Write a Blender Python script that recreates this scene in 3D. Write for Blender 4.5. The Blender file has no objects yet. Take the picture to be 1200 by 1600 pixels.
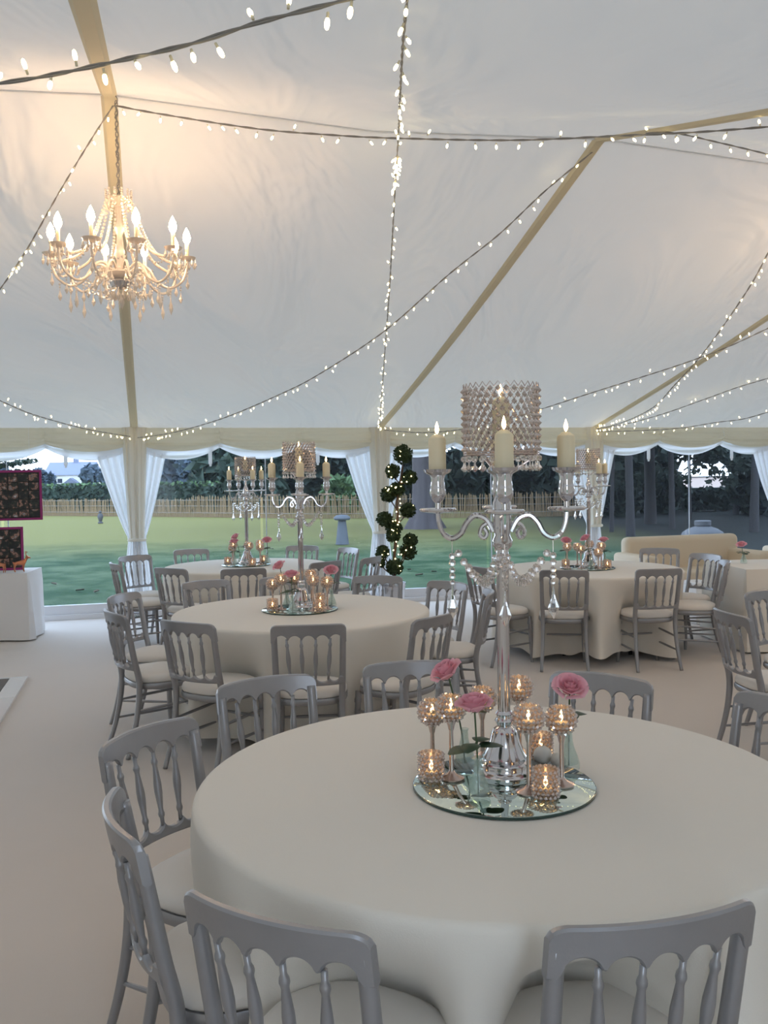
import bpy, bmesh, math, random
import numpy as np
from mathutils import Vector, Matrix
random.seed(7); RNG = np.random.default_rng(11)
SC = bpy.context.scene; COL = SC.collection
pi, sin, cos = math.pi, math.sin, math.cos

# ---------------------------------------------------------------- camera
CAM_H, FPX, PITCH, ROLL = 1.599, 1390.0, 0.036, -0.016
_f = Vector((0, cos(PITCH), -sin(PITCH))); _r0 = Vector((1, 0, 0)); _u0 = _r0.cross(_f)
CR = _r0 * cos(ROLL) + _u0 * sin(ROLL); CU = -_r0 * sin(ROLL) + _u0 * cos(ROLL)
cam_data = bpy.data.cameras.new('camera'); cam = bpy.data.objects.new('camera', cam_data); COL.objects.link(cam)
cam.matrix_world = Matrix(((CR.x, CU.x, -_f.x, 0), (CR.y, CU.y, -_f.y, 0), (CR.z, CU.z, -_f.z, CAM_H), (0, 0, 0, 1)))
cam_data.sensor_width = 36.0; cam_data.lens = 36.0 * FPX / 1600.0; cam_data.clip_start = 0.05; cam_data.clip_end = 900
SC.camera = cam
def ray(px, py): return CR * ((px - 600) / FPX) - CU * ((py - 800) / FPX) + _f
def at(px, py, Y):                       # the point at depth Y seen at a pixel of the photograph
    d = ray(px, py); return d * (Y / d.y) + Vector((0, 0, CAM_H))
def onz(px, py, z=0.0):
    d = ray(px, py); return d * ((z - CAM_H) / d.z) + Vector((0, 0, CAM_H))

# ---------------------------------------------------------------- sky and exposure
SKY_STRENGTH = 5.5
w = bpy.data.worlds.new('overcast_dusk'); SC.world = w; w.use_nodes = True
nt = w.node_tree; nt.nodes.clear()
tc = nt.nodes.new('ShaderNodeTexCoord'); sx = nt.nodes.new('ShaderNodeSeparateXYZ'); rp = nt.nodes.new('ShaderNodeValToRGB')
bg = nt.nodes.new('ShaderNodeBackground'); wo = nt.nodes.new('ShaderNodeOutputWorld')
nt.links.new(tc.outputs['Generated'], sx.inputs[0]); nt.links.new(sx.outputs['Z'], rp.inputs[0])
rp.color_ramp.elements[0].position = 0.0; rp.color_ramp.elements[0].color = (.86, .98, 1.14, 1)
rp.color_ramp.elements[1].position = 0.55; rp.color_ramp.elements[1].color = (0.52, 0.66, 0.86, 1)
nt.links.new(rp.outputs[0], bg.inputs[0]); bg.inputs[1].default_value = SKY_STRENGTH; nt.links.new(bg.outputs[0], wo.inputs[0])
SC.view_settings.view_transform = 'Standard'; SC.view_settings.look = 'None'
SC.view_settings.exposure = 0.06; SC.view_settings.gamma = 1.0; SC.view_settings.use_curve_mapping = False
SC.cycles.max_bounces = 10; SC.cycles.diffuse_bounces = 5; SC.cycles.glossy_bounces = 4; SC.cycles.transmission_bounces = 6
SC.cycles.transparent_max_bounces = 24; SC.cycles.caustics_reflective = False; SC.cycles.caustics_refractive = False
SC.cycles.sample_clamp_indirect = 4.0

# ---------------------------------------------------------------- materials
MATS = {}
def mat(name, col=(.8, .8, .8), rough=.6, metal=0.0, bump=0, bscale=200, vary=0, vscale=3, emit=None, estr=0, spec=.5, trans=0, sheen=0, translucent=0, tcol=None, alpha=0):
    m = bpy.data.materials.new(name); m.use_nodes = True; n = m.node_tree; p = n.nodes['Principled BSDF']; out = n.nodes['Material Output']
    p.inputs['Base Color'].default_value = (*col, 1); p.inputs['Roughness'].default_value = rough; p.inputs['Metallic'].default_value = metal
    p.inputs['Specular IOR Level'].default_value = spec; p.inputs['Transmission Weight'].default_value = trans
    if sheen: p.inputs['Sheen Weight'].default_value = sheen
    if emit: p.inputs['Emission Color'].default_value = (*emit, 1); p.inputs['Emission Strength'].default_value = estr
    if bump or vary:
        t = n.nodes.new('ShaderNodeTexCoord')
    if vary:
        z = n.nodes.new('ShaderNodeTexNoise'); z.inputs['Scale'].default_value = vscale; z.inputs['Detail'].default_value = 5
        n.links.new(t.outputs['Object'], z.inputs['Vector'])
        mx = n.nodes.new('ShaderNodeMix'); mx.data_type = 'RGBA'
        mx.inputs['A'].default_value = (*[c * (1 - vary) for c in col], 1); mx.inputs['B'].default_value = (*[min(1, c * (1 + vary)) for c in col], 1)
        n.links.new(z.outputs['Fac'], mx.inputs['Factor']); n.links.new(mx.outputs['Result'], p.inputs['Base Color'])
    if bump:
        z2 = n.nodes.new('ShaderNodeTexNoise'); z2.inputs['Scale'].default_value = bscale; z2.inputs['Detail'].default_value = 3
        b = n.nodes.new('ShaderNodeBump'); b.inputs['Strength'].default_value = bump; b.inputs['Distance'].default_value = .01
        n.links.new(t.outputs['Object'], z2.inputs['Vector']); n.links.new(z2.outputs['Fac'], b.inputs['Height']); n.links.new(b.outputs[0], p.inputs['Normal'])
    if translucent:
        tb = n.nodes.new('ShaderNodeBsdfTranslucent'); tb.inputs[0].default_value = (*(tcol or col), 1)
        ms = n.nodes.new('ShaderNodeMixShader'); ms.inputs[0].default_value = translucent
        n.links.new(p.outputs[0], ms.inputs[1]); n.links.new(tb.outputs[0], ms.inputs[2]); n.links.new(ms.outputs[0], out.inputs[0])
    if alpha:
        tb = n.nodes.new('ShaderNodeBsdfTransparent'); tb.inputs[0].default_value = (*(tcol or (1, 1, 1)), 1)
        ms = n.nodes.new('ShaderNodeMixShader'); ms.inputs[0].default_value = alpha
        n.links.new(p.outputs[0], ms.inputs[1]); n.links.new(tb.outputs[0], ms.inputs[2]); n.links.new(ms.outputs[0], out.inputs[0])
    MATS[name] = m; return m

mat('silver_paint', (.33, .33, .345), .36, .55, bump=.05, bscale=90, vary=.08, vscale=14)
mat('seat_fabric', (.74, .70, .65), .9, bump=.08, bscale=500, sheen=.2)
mat('dark_seam', (.05, .05, .055), .8)
mat('tablecloth', (.77, .73, .66), .85, bump=.10, bscale=260, vary=.02, vscale=2, sheen=.15)
mat('white_cloth', (.75, .74, .74), .85, bump=.1, bscale=200)
mat('table_wood', (.25, .16, .09), .6, vary=.2, vscale=8)
mat('black_metal', (.02, .02, .022), .45, .6)
mat('chrome', (.66, .65, .67), .10, 1.0)
mat('crystal', (.98, .95, .93), .03, 0, spec=1.0, trans=1.0, alpha=.30, tcol=(.97, .95, .94))
mat('crystal_wire', (.60, .50, .46), .25, 1.0)
mat('crystal_bead', (.74, .66, .62), .10, .55, spec=1.0, alpha=.22, tcol=(.97, .93, .9))
mat('crystal_warm', (.95, .86, .76), .12, .15, spec=1.0, alpha=.25, tcol=(1, .95, .88))
mat('clear_glass', (.75, .85, .82), .04, 0, spec=1.0, alpha=.80, tcol=(.93, .97, .95))
mat('mirror_glass', (.62, .74, .71), .015, 1.0)
mat('mirror_edge', (.03, .06, .05), .2)
mat('wax', (.92, .86, .66), .45, translucent=.25, tcol=(.95, .82, .55))
mat('wick', (.02, .02, .02), .9)
mat('flame', (1, .8, .4), .5, emit=(1, .66, .30), estr=14)
mat('bulb_lit', (1, .9, .7), .5, emit=(1, .66, .38), estr=115)
mat('fairy_lit', (1, .95, .7), .5, emit=(1, .82, .42), estr=9)
mat('fairy_holder', (.75, .68, .5), .5)
mat('wire', (.30, .28, .26), .6)
mat('gold_glass', (.72, .60, .54), .10, .3, spec=.8, alpha=.78, tcol=(1, .94, .88))
mat('tape', (.74, .66, .48), .8, translucent=.12)
mat('valance', (.80, .74, .58), .85, translucent=.42, bump=.05, bscale=60)
mat('lining', (.84, .84, .84), .85, translucent=.5)
mat('ivory_voile', (.80, .76, .66), .85, translucent=.25, bump=.05, bscale=80)
mat('curtain', (.84, .82, .79), .85, translucent=.45, tcol=(.86, .88, .92), bump=.05, bscale=80)
mat('wall_liner', (.80, .76, .68), .9, translucent=.06)
mat('pole', (.78, .78, .79), .5)
mat('rail', (.74, .74, .76), .6)
mat('pvc', (.10, .13, .19), .06, 0, spec=.6, alpha=.88, tcol=(.94, .97, 1))
mat('sofa', (.70, .60, .46), .7, bump=.1, bscale=40, vary=.03)
mat('pouffe', (.80, .79, .78), .7)
mat('rose', (.84, .46, .54), .55, vary=.12, vscale=25, translucent=.25, tcol=(.90, .45, .52))
mat('leaf_dark', (.022, .055, .025), .45, vary=.3, vscale=30)
mat('stem', (.05, .10, .04), .5)
mat('topiary', (.03, .055, .014), .7, vary=.4, vscale=30)
mat('bark_brown', (.10, .06, .04), .9, bump=.4, bscale=30)
mat('bark', (.085, .075, .08), .95, bump=.6, bscale=12, vary=.3, vscale=4)
mat('bark_dark', (.022, .02, .02), .95)
mat('foliage_dark', (.018, .030, .020), .8, vary=.4, vscale=.6)
mat('foliage_mid', (.035, .060, .042), .8, vary=.4, vscale=.6)
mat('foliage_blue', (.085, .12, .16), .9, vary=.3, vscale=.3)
mat('foliage_light', (.12, .20, .09), .8, vary=.4, vscale=.6)
mat('foliage_copper', (.09, .05, .035), .8, vary=.4, vscale=.6)
mat('pale_wood', (.27, .19, .105), .9, vary=.3, vscale=2)
mat('stone', (.10, .11, .125), .95, bump=.5, bscale=15, vary=.25, vscale=8)
mat('pale_stone', (.10, .10, .105), .95, bump=.5, bscale=25, vary=.25, vscale=12)
mat('render_white', (.85, .82, .78), .9)
mat('slab_pink', (.70, .55, .48), .9)
mat('slate', (.20, .22, .30), .9, vary=.1, vscale=2)
mat('window_dark', (.06, .07, .10), .2)
mat('magenta', (.30, .02, .16), .5)
mat('copper', (.55, .22, .12), .3, .9)
mat('black_gloss', (.012, .012, .014), .12)
mat('white_gloss', (.82, .84, .86), .10, .0, spec=.9)
mat('dead_leaf', (.10, .08, .05), .9)
mat('white_ball', (.82, .80, .74), .5)

def tex_mat(name, build):
    m = bpy.data.materials.new(name); m.use_nodes = True; n = m.node_tree; build(n, n.nodes['Principled BSDF'], n.nodes['Material Output']); MATS[name] = m; return m
def _carpet(n, p, o):
    t = n.nodes.new('ShaderNodeTexCoord'); z = n.nodes.new('ShaderNodeTexNoise'); z.inputs['Scale'].default_value = 450; z.inputs['Detail'].default_value = 2
    z2 = n.nodes.new('ShaderNodeTexNoise'); z2.inputs['Scale'].default_value = 1.2; z2.inputs['Detail'].default_value = 4
    n.links.new(t.outputs['Object'], z.inputs['Vector']); n.links.new(t.outputs['Object'], z2.inputs['Vector'])
    r = n.nodes.new('ShaderNodeValToRGB'); r.color_ramp.elements[0].color = (.52, .455, .395, 1); r.color_ramp.elements[1].color = (.62, .55, .485, 1)
    a = n.nodes.new('ShaderNodeMath'); a.operation = 'MULTIPLY_ADD'; a.inputs[1].default_value = .5
    b2 = n.nodes.new('ShaderNodeMath'); b2.operation = 'MULTIPLY'; b2.inputs[1].default_value = .5
    n.links.new(z2.outputs['Fac'], b2.inputs[0]); n.links.new(z.outputs['Fac'], a.inputs[0]); n.links.new(b2.outputs[0], a.inputs[2])
    n.links.new(a.outputs[0], r.inputs[0]); n.links.new(r.outputs[0], p.inputs['Base Color'])
    b = n.nodes.new('ShaderNodeBump'); b.inputs['Strength'].default_value = .25; b.inputs['Distance'].default_value = .004
    n.links.new(z.outputs['Fac'], b.inputs['Height']); n.links.new(b.outputs[0], p.inputs['Normal'])
    p.inputs['Roughness'].default_value = .8; p.inputs['Sheen Weight'].default_value = .35
tex_mat('carpet', _carpet)
def _ceil(n, p, o):
    t = n.nodes.new('ShaderNodeTexCoord'); z = n.nodes.new('ShaderNodeTexNoise'); z.inputs['Scale'].default_value = .9; z.inputs['Detail'].default_value = 3; z.inputs['Distortion'].default_value = 1.5
    mp = n.nodes.new('ShaderNodeMapping'); mp.inputs['Scale'].default_value = (1, .35, 1); mp.inputs['Rotation'].default_value = (0, 0, .5)
    n.links.new(t.outputs['Object'], mp.inputs[0]); n.links.new(mp.outputs[0], z.inputs['Vector'])
    b = n.nodes.new('ShaderNodeBump'); b.inputs['Strength'].default_value = .5; b.inputs['Distance'].default_value = .42
    n.links.new(z.outputs['Fac'], b.inputs['Height'])
    tb = n.nodes.new('ShaderNodeBsdfTranslucent'); tb.inputs[0].default_value = (.90, .85, .78, 1)
    df = n.nodes.new('ShaderNodeBsdfDiffuse'); df.inputs[0].default_value = (.84, .81, .755, 1)
    n.links.new(b.outputs[0], df.inputs['Normal'])
    ms = n.nodes.new('ShaderNodeMixShader'); ms.inputs[0].default_value = .068
    n.links.new(df.outputs[0], ms.inputs[1]); n.links.new(tb.outputs[0], ms.inputs[2]); n.links.new(ms.outputs[0], o.inputs[0])
tex_mat('ceiling_fabric', _ceil)
def _lawn(n, p, o):
    t = n.nodes.new('ShaderNodeTexCoord'); sxyz = n.nodes.new('ShaderNodeSeparateXYZ'); n.links.new(t.outputs['Object'], sxyz.inputs[0])
    z = n.nodes.new('ShaderNodeTexNoise'); z.inputs['Scale'].default_value = .7; z.inputs['Detail'].default_value = 9; z.inputs['Roughness'].default_value = .7
    n.links.new(t.outputs['Object'], z.inputs['Vector'])
    r = n.nodes.new('ShaderNodeValToRGB'); r.color_ramp.elements[0].position = .42; r.color_ramp.elements[0].color = (.022, .055, .022, 1)
    r.color_ramp.elements[1].position = .60; r.color_ramp.elements[1].color = (.085, .120, .064, 1); n.links.new(z.outputs['Fac'], r.inputs[0])
    # grass colour turns yellower and paler farther out, over a noisy edge
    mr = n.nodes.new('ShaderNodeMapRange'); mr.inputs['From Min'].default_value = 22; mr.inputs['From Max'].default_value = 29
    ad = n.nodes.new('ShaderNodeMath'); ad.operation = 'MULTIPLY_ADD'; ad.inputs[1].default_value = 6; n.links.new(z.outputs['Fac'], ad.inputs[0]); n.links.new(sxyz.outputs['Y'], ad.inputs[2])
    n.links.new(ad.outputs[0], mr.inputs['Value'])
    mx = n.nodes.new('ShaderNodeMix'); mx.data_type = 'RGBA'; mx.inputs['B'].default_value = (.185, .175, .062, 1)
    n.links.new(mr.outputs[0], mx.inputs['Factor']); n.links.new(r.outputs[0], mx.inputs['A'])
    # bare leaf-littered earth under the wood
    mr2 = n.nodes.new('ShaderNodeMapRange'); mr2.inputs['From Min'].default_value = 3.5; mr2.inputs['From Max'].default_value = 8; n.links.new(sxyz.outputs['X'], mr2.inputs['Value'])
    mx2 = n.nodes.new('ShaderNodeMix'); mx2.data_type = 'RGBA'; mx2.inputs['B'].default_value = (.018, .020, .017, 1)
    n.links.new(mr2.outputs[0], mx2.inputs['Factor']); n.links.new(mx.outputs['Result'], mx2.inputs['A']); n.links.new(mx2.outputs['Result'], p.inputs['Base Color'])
    z3 = n.nodes.new('ShaderNodeTexNoise'); z3.inputs['Scale'].default_value = 25; z3.inputs['Detail'].default_value = 4; n.links.new(t.outputs['Object'], z3.inputs['Vector'])
    b = n.nodes.new('ShaderNodeBump'); b.inputs['Strength'].default_value = .6; b.inputs['Distance'].default_value = .05; n.links.new(z3.outputs['Fac'], b.inputs['Height']); n.links.new(b.outputs[0], p.inputs['Normal'])
    p.inputs['Roughness'].default_value = .95; p.inputs['Specular IOR Level'].default_value = .1
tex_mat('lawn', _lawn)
def _photo(n, p, o):
    t = n.nodes.new('ShaderNodeTexCoord'); oi = n.nodes.new('ShaderNodeObjectInfo'); mu = n.nodes.new('ShaderNodeMath'); mu.operation = 'MULTIPLY'; mu.inputs[1].default_value = 90
    n.links.new(oi.outputs['Random'], mu.inputs[0])
    z = n.nodes.new('ShaderNodeTexNoise'); z.noise_dimensions = '4D'; z.inputs['Scale'].default_value = 1.7; z.inputs['Detail'].default_value = 2
    n.links.new(t.outputs['Generated'], z.inputs['Vector']); n.links.new(mu.outputs[0], z.inputs['W'])
    r = n.nodes.new('ShaderNodeValToRGB'); e = r.color_ramp.elements
    e[0].position = .42; e[0].color = (.010, .013, .016, 1); e[1].position = .74; e[1].color = (.62, .60, .58, 1)
    for q, c in ((.50, (.02, .03, .025)), (.56, (.08, .05, .045)), (.60, (.42, .23, .17)), (.65, (.10, .09, .11))):
        k = e.new(q); k.color = (*c, 1)
    n.links.new(z.outputs['Fac'], r.inputs[0]); n.links.new(r.outputs[0], p.inputs['Base Color']); p.inputs['Roughness'].default_value = .35
tex_mat('photo_print', _photo)

# ---------------------------------------------------------------- mesh helpers
class MB:
    def __init__(s): s.v = []; s.f = []; s.m = []
    def add(s, vs, fs, mi=0):
        o = len(s.v); s.v += [tuple(x) for x in vs]; s.f += [tuple(i + o for i in f) for f in fs]; s.m += [mi] * len(fs); return s
    def box(s, c, d, rz=0, mi=0, M=None):
        cx, cy, cz = c; a, b, h = d[0] / 2, d[1] / 2, d[2] / 2; vs = []
        for dz in (-h, h):
            for dx, dy in ((-a, -b), (a, -b), (a, b), (-a, b)):
                p = Vector((dx * cos(rz) - dy * sin(rz), dx * sin(rz) + dy * cos(rz), dz))
                if M is not None: p = M @ p
                vs.append((cx + p.x, cy + p.y, cz + p.z))
        return s.add(vs, [(3, 2, 1, 0), (4, 5, 6, 7), (0, 1, 5, 4), (1, 2, 6, 5), (2, 3, 7, 6), (3, 0, 4, 7)], mi)
    def lathe(s, prof, c=(0, 0, 0), n=20, mi=0, M=None, cap=True):
        vs = []; fs = []; k = len(prof)
        for r, z in prof:
            for i in range(n):
                a = 2 * pi * i / n; p = Vector((r * cos(a), r * sin(a), z))
                if M is not None: p = M @ p
                vs.append((c[0] + p.x, c[1] + p.y, c[2] + p.z))
        for j in range(k - 1):
            for i in range(n):
                i2 = (i + 1) % n; fs.append((j * n + i, j * n + i2, (j + 1) * n + i2, (j + 1) * n + i))
        if cap:
            if prof[0][0] > 1e-5: fs.append(tuple(range(n))[::-1])
            if prof[-1][0] > 1e-5: fs.append(tuple((k - 1) * n + i for i in range(n)))
        return s.add(vs, fs, mi)
    def tube(s, pts, rad, n=8, mi=0, flat=None, cap=True):
        pts = [Vector(p) for p in pts]; k = len(pts); R = rad if hasattr(rad, '__len__') else [rad] * k
        vs = []; fs = []; up = None
        for j, p in enumerate(pts):
            t = (pts[min(j + 1, k - 1)] - pts[max(j - 1, 0)]).normalized()
            if up is None:
                a = Vector((0, 0, 1)) if abs(t.z) < .9 else Vector((0, 1, 0)); up = (a - t * a.dot(t)).normalized()
            else:
                up = (up - t * up.dot(t)); up = up.normalized() if up.length > 1e-6 else Vector((1, 0, 0))
            sd = t.cross(up)
            for i in range(n):
                a = 2 * pi * (i + .5) / n; vs.append(p + (up * sin(a) + sd * cos(a)) * R[j])
        for j in range(k - 1):
            for i in range(n):
                i2 = (i + 1) % n; fs.append((j * n + i, j * n + i2, (j + 1) * n + i2, (j + 1) * n + i))
        if cap: fs += [tuple(range(n))[::-1], tuple((k - 1) * n + i for i in range(n))]
        return s.add(vs, fs, mi)
    def grid(s, fn, nu, nv, closed=False, mi=0):
        vs = []; fs = []; m = nu if closed else nu + 1
        for j in range(nv + 1):
            for i in range(m): vs.append(fn(i / nu, j / nv))
        for j in range(nv):
            for i in range(nu):
                i2 = (i + 1) % m if closed else i + 1; fs.append((j * m + i, j * m + i2, (j + 1) * m + i2, (j + 1) * m + i))
        return s.add(vs, fs, mi)
    def sphere(s, c, r, nu=10, nv=7, mi=0):
        r = r if hasattr(r, '__len__') else (r, r, r); vs = [(c[0], c[1], c[2] - r[2])]; fs = []
        for j in range(1, nv):
            a = pi * j / nv - pi / 2
            for i in range(nu): b = 2 * pi * i / nu; vs.append((c[0] + r[0] * cos(a) * cos(b), c[1] + r[1] * cos(a) * sin(b), c[2] + r[2] * sin(a)))
        vs.append((c[0], c[1], c[2] + r[2])); L = len(vs) - 1
        for i in range(nu):
            i2 = (i + 1) % nu; fs.append((0, 1 + i2, 1 + i)); fs.append((L, 1 + (nv - 2) * nu + i, 1 + (nv - 2) * nu + i2))
            for j in range(nv - 2): a = 1 + j * nu; fs.append((a + i, a + i2, a + nu + i2, a + nu + i))
        return s.add(vs, fs, mi)
    def gem(s, c, r, h=None, M=None, mi=0):          # faceted octahedral bead
        h = h or r; ps = [(0, 0, h), (r, 0, 0), (0, r, 0), (-r, 0, 0), (0, -r, 0), (0, 0, -h)]
        if M is not None: ps = [M @ Vector(p) for p in ps]
        return s.add([(c[0] + p[0], c[1] + p[1], c[2] + p[2]) for p in ps], [(0, 1, 2), (0, 2, 3), (0, 3, 4), (0, 4, 1), (5, 2, 1), (5, 3, 2), (5, 4, 3), (5, 1, 4)], mi)
    def bead(s, c, r, mi=0):                          # faceted round bead
        return s.sphere(c, (r, r, r), 6, 4, mi)
    def drop(s, c, r, h, mi=0):                       # faceted pendant drop hanging from c
        x, y, z = c; return s.lathe([(0.0008, 0), (r * .28, -h * .30), (r * .45, -h * .42), (r, -h * .68), (r * .75, -h * .80), (.0008, -h)], (x, y, z), 6, mi)
    def build(s, name, mats, parent=None, smooth=True, angle=38):
        me = bpy.data.meshes.new(name); me.from_pydata(s.v, [], s.f)
        mats = mats if isinstance(mats, (list, tuple)) else [mats]
        for q in mats: me.materials.append(MATS[q])
        if len(mats) > 1: me.polygons.foreach_set('material_index', s.m)
        me.update()
        if smooth:
            me.shade_smooth()
            if angle: me.set_sharp_from_angle(angle=math.radians(angle))
        o = bpy.data.objects.new(name, me); COL.objects.link(o)
        if parent is not None: o.parent = parent
        return o
def tag(o, label=None, cat=None, group=None, kind=None):
    if label: o['label'] = label
    if cat: o['category'] = cat
    if group: o['group'] = group
    if kind: o['kind'] = kind
    return o
def empty(name, loc=(0, 0, 0), rz=0, label=None, cat=None, group=None):
    o = bpy.data.objects.new(name, None); COL.objects.link(o); o.location = loc; o.rotation_euler = (0, 0, rz); o.empty_display_size = .1
    return tag(o, label, cat, group)
KIDS = {}
def copy_tree(o, parent=None):
    c = o.copy(); COL.objects.link(c)
    if parent is not None: c.parent = parent
    for ch in o.children: copy_tree(ch, c)
    return c
def struct(o): o['kind'] = 'structure'; return o
def stuff(o): o['kind'] = 'stuff'; return o
def catmull(P, n=8):
    P = [Vector(p) for p in P]; out = []
    for i in range(len(P) - 1):
        a, b, c, d = P[max(i - 1, 0)], P[i], P[i + 1], P[min(i + 2, len(P) - 1)]
        for k in range(n):
            t = k / n; out.append(.5 * ((2 * b) + (c - a) * t + (2 * a - 5 * b + 4 * c - d) * t * t + (3 * b - a - 3 * c + d) * t ** 3))
    out.append(P[-1]); return out
def leafsoup(mb, blobs, n, size, shell=.5, mi=0, core=.72, flatten=1.0):
    """loose leaf quads round a lumpy solid core, for crowns and bushes"""
    tot = sum(b[1][0] * b[1][1] + b[1][1] * b[1][2] for b in blobs)
    for c, r in blobs:
        k = max(12, int(n * (r[0] * r[1] + r[1] * r[2]) / tot)); d = RNG.normal(size=(k, 3)); d /= np.linalg.norm(d, axis=1)[:, None]
        q = d * (1 - shell * RNG.random(k) ** 1.5)[:, None] * 1.12 * np.array(r) + np.array(c)
        a = RNG.normal(size=(k, 3)); a /= np.linalg.norm(a, axis=1)[:, None]; b = np.cross(a, RNG.normal(size=(k, 3))); b /= np.linalg.norm(b, axis=1)[:, None]
        sz = size * (.6 + .8 * RNG.random(k))[:, None]; a *= sz; b *= sz * .6
        vs = np.stack([q - a, q - b, q + a, q + b], 1).reshape(-1, 3)
        mb.add(vs.tolist(), [(4 * i, 4 * i + 1, 4 * i + 2, 4 * i + 3) for i in range(k)], mi)
        if core: mb.sphere(c, [x * core for x in r], 10, 7, mi)
    return mb

# ---------------------------------------------------------------- the tent
AL = math.atan(.262); T2 = Vector((cos(AL), sin(AL), 0)); N2 = Vector((-sin(AL), cos(AL), 0))
WC, U0, BAY, DR, ZE, ZR = 11.10, 2.85, 3.02, 5.85, 2.25, 3.77
def tent(u, D, z): return T2 * u + N2 * (WC - D) + Vector((0, 0, z))
def zceil(u, D):
    q = min(abs(D - DR) / DR, 1.0); z = ZR + (ZE - ZR) * q - .06 * sin(pi * q)
    k = (u - U0) / BAY; fr = abs(k - round(k)) * 2
    return z - .075 * (fr ** 1.0) * (1 - q) ** 3 - .03 * fr * sin(pi * q)
def pole_u(k): return U0 + BAY * k
KMIN, KMAX = -3, 4
floor = struct(MB().grid(lambda a, b: tent(-8 + 26 * a, 12.4 * b + .0, 0), 20, 12).build('floor', 'carpet', smooth=False))
mb = MB(); mb.grid(lambda a, b: tent(pole_u(KMIN) + BAY * (KMAX - KMIN) * a, 2 * DR * b, zceil(pole_u(KMIN) + BAY * (KMAX - KMIN) * a, 2 * DR * b)), 112, 64)
ceiling = struct(mb.build('ceiling', 'ceiling_fabric', angle=0))
# far and near slope meet in a stitched ridge seam; a beige tape follows each frame
def strip(fn, n, wdt, name, m, parent):
    mb = MB(); P = [Vector(fn(i / n)) for i in range(n + 1)]; vs = []; fs = []
    for i, p in enumerate(P):
        t = (P[min(i + 1, n)] - P[max(i - 1, 0)]).normalized(); sd = t.cross(Vector((0, 0, 1))).normalized()
        for q, dz in ((-wdt, .006), (-wdt * .6, -.012), (wdt * .6, -.012), (wdt, .006)): vs.append(p + sd * q + Vector((0, 0, dz)))
    for i in range(n):
        for k in range(3): fs.append((4 * i + k, 4 * i + k + 1, 4 * i + 5 + k, 4 * i + 4 + k))
    return mb.add(vs, fs).build(name, m, parent)
for k in range(KMIN, KMAX + 1):
    strip(lambda a: tent(pole_u(k), 2 * DR * a, zceil(pole_u(k), 2 * DR * a) - .008), 60, .045, 'seam_tape', 'tape', ceiling)
strip(lambda a: tent(pole_u(KMIN) + BAY * (KMAX - KMIN) * a, DR, zceil(pole_u(KMIN) + BAY * (KMAX - KMIN) * a, DR) + .004), 112, .012, 'ridge_seam', 'lining', ceiling)

# far side: poles, clear windows, base rails, swagged valance, tied curtains
wall = struct(MB().box(tent(pole_u(0.5), -.06, ZE - .04), (BAY * 7, .07, .10), AL).build('wall_far', 'rail', smooth=False))
for k in range(KMIN, KMAX + 1):
    p = struct(MB().lathe([(.035, 0), (.035, ZE)], tent(pole_u(k), -.05, 0), 14).build('trim_%d' % (k - KMIN + 1), 'pole'))
def liner(a, b, k0, k1):
    u = pole_u(k0) + BAY * (k1 - k0) * a; return tent(u, 2 * DR - .06 + .02 * sin(u * 14), .02 + (ZE - .02) * b)
nw = MB()
for ka, kb in ((-3.0, -.94), (-.76, 4.0)): nw.grid(lambda a, b: liner(a, b, ka, kb), int(40 * (kb - ka)), 10)      # a doorway stands open behind the camera
struct(nw.build('wall_near', 'wall_liner', angle=0))
for nm, kk in (('wall_left', -3), ('wall_right', 4)):
    struct(MB().grid(lambda a, b: tent(pole_u(kk) + .015 * sin(a * 90), 2 * DR * a, .02 + (zceil(pole_u(kk), 2 * DR * a) - .02) * b), 120, 10).build(nm, 'wall_liner', angle=0))
nwin = 0
for k in range(-2, 3):
    nwin += 1; uc = pole_u(k + .5)
    fr = struct(MB().box(tent(uc, -.07, .085), (BAY - .08, .05, .17), AL).build('window_%d' % nwin, 'rail', smooth=False))
    MB().box(tent(uc, -.02, .03), (BAY - .08, .05, .06), AL).build('base_rail', 'rail', fr, smooth=False)
    for h in (-1, 1):
        MB().box(tent(uc + h * BAY * .245, -.08, 1.17), (BAY * .48, .004, 2.02), AL).build('pane', 'pvc', fr, smooth=False)
    MB().box(tent(uc + .06, -.085, 1.17), (.012, .008, 2.02), AL).build('pane_seam', 'rail', fr, smooth=False)
    for q in (-.62, .72):
        s_ = MB(); s_.box(tent(uc + q, -.03, 1.96), (.045, .012, .26), AL); s_.lathe([(.012, -.02), (.016, 0), (.012, .02)], tent(uc + q, -.03, 1.82), 8)
        s_.build('window_strap', 'lining', fr, smooth=False)
BAYNAME = {-2: 'over the window with the photo boards, far left', -1: 'over the lawn window between first and second curtain', 0: 'over the window behind the tall front candelabrum', 1: 'over the dark window behind the sofa', 2: 'at the far right edge beyond the last curtain'}
def swag(u0, u1, ztop, dcen, dcusp, off, seed):
    mb = MB(); rr = random.Random(seed); ph = rr.random() * 6
    def fn(a, b):
        e = 1 - (2 * a - 1) ** 2; dep = dcusp + (dcen - dcusp) * e
        pl = .020 * sin(b * (9 + 7 * e) + ph) * (0.35 + .65 * e) * (b ** .5) + .012 * sin(b * 27 + e * 4 + ph) * b + .03 * sin(pi * b)
        gat = .012 * sin(a * 60) * (1 - e) ** 2
        return tent(u0 + (u1 - u0) * a, off + pl + gat, ztop - dep * b)
    return mb.grid(fn, 40, 26)
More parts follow.
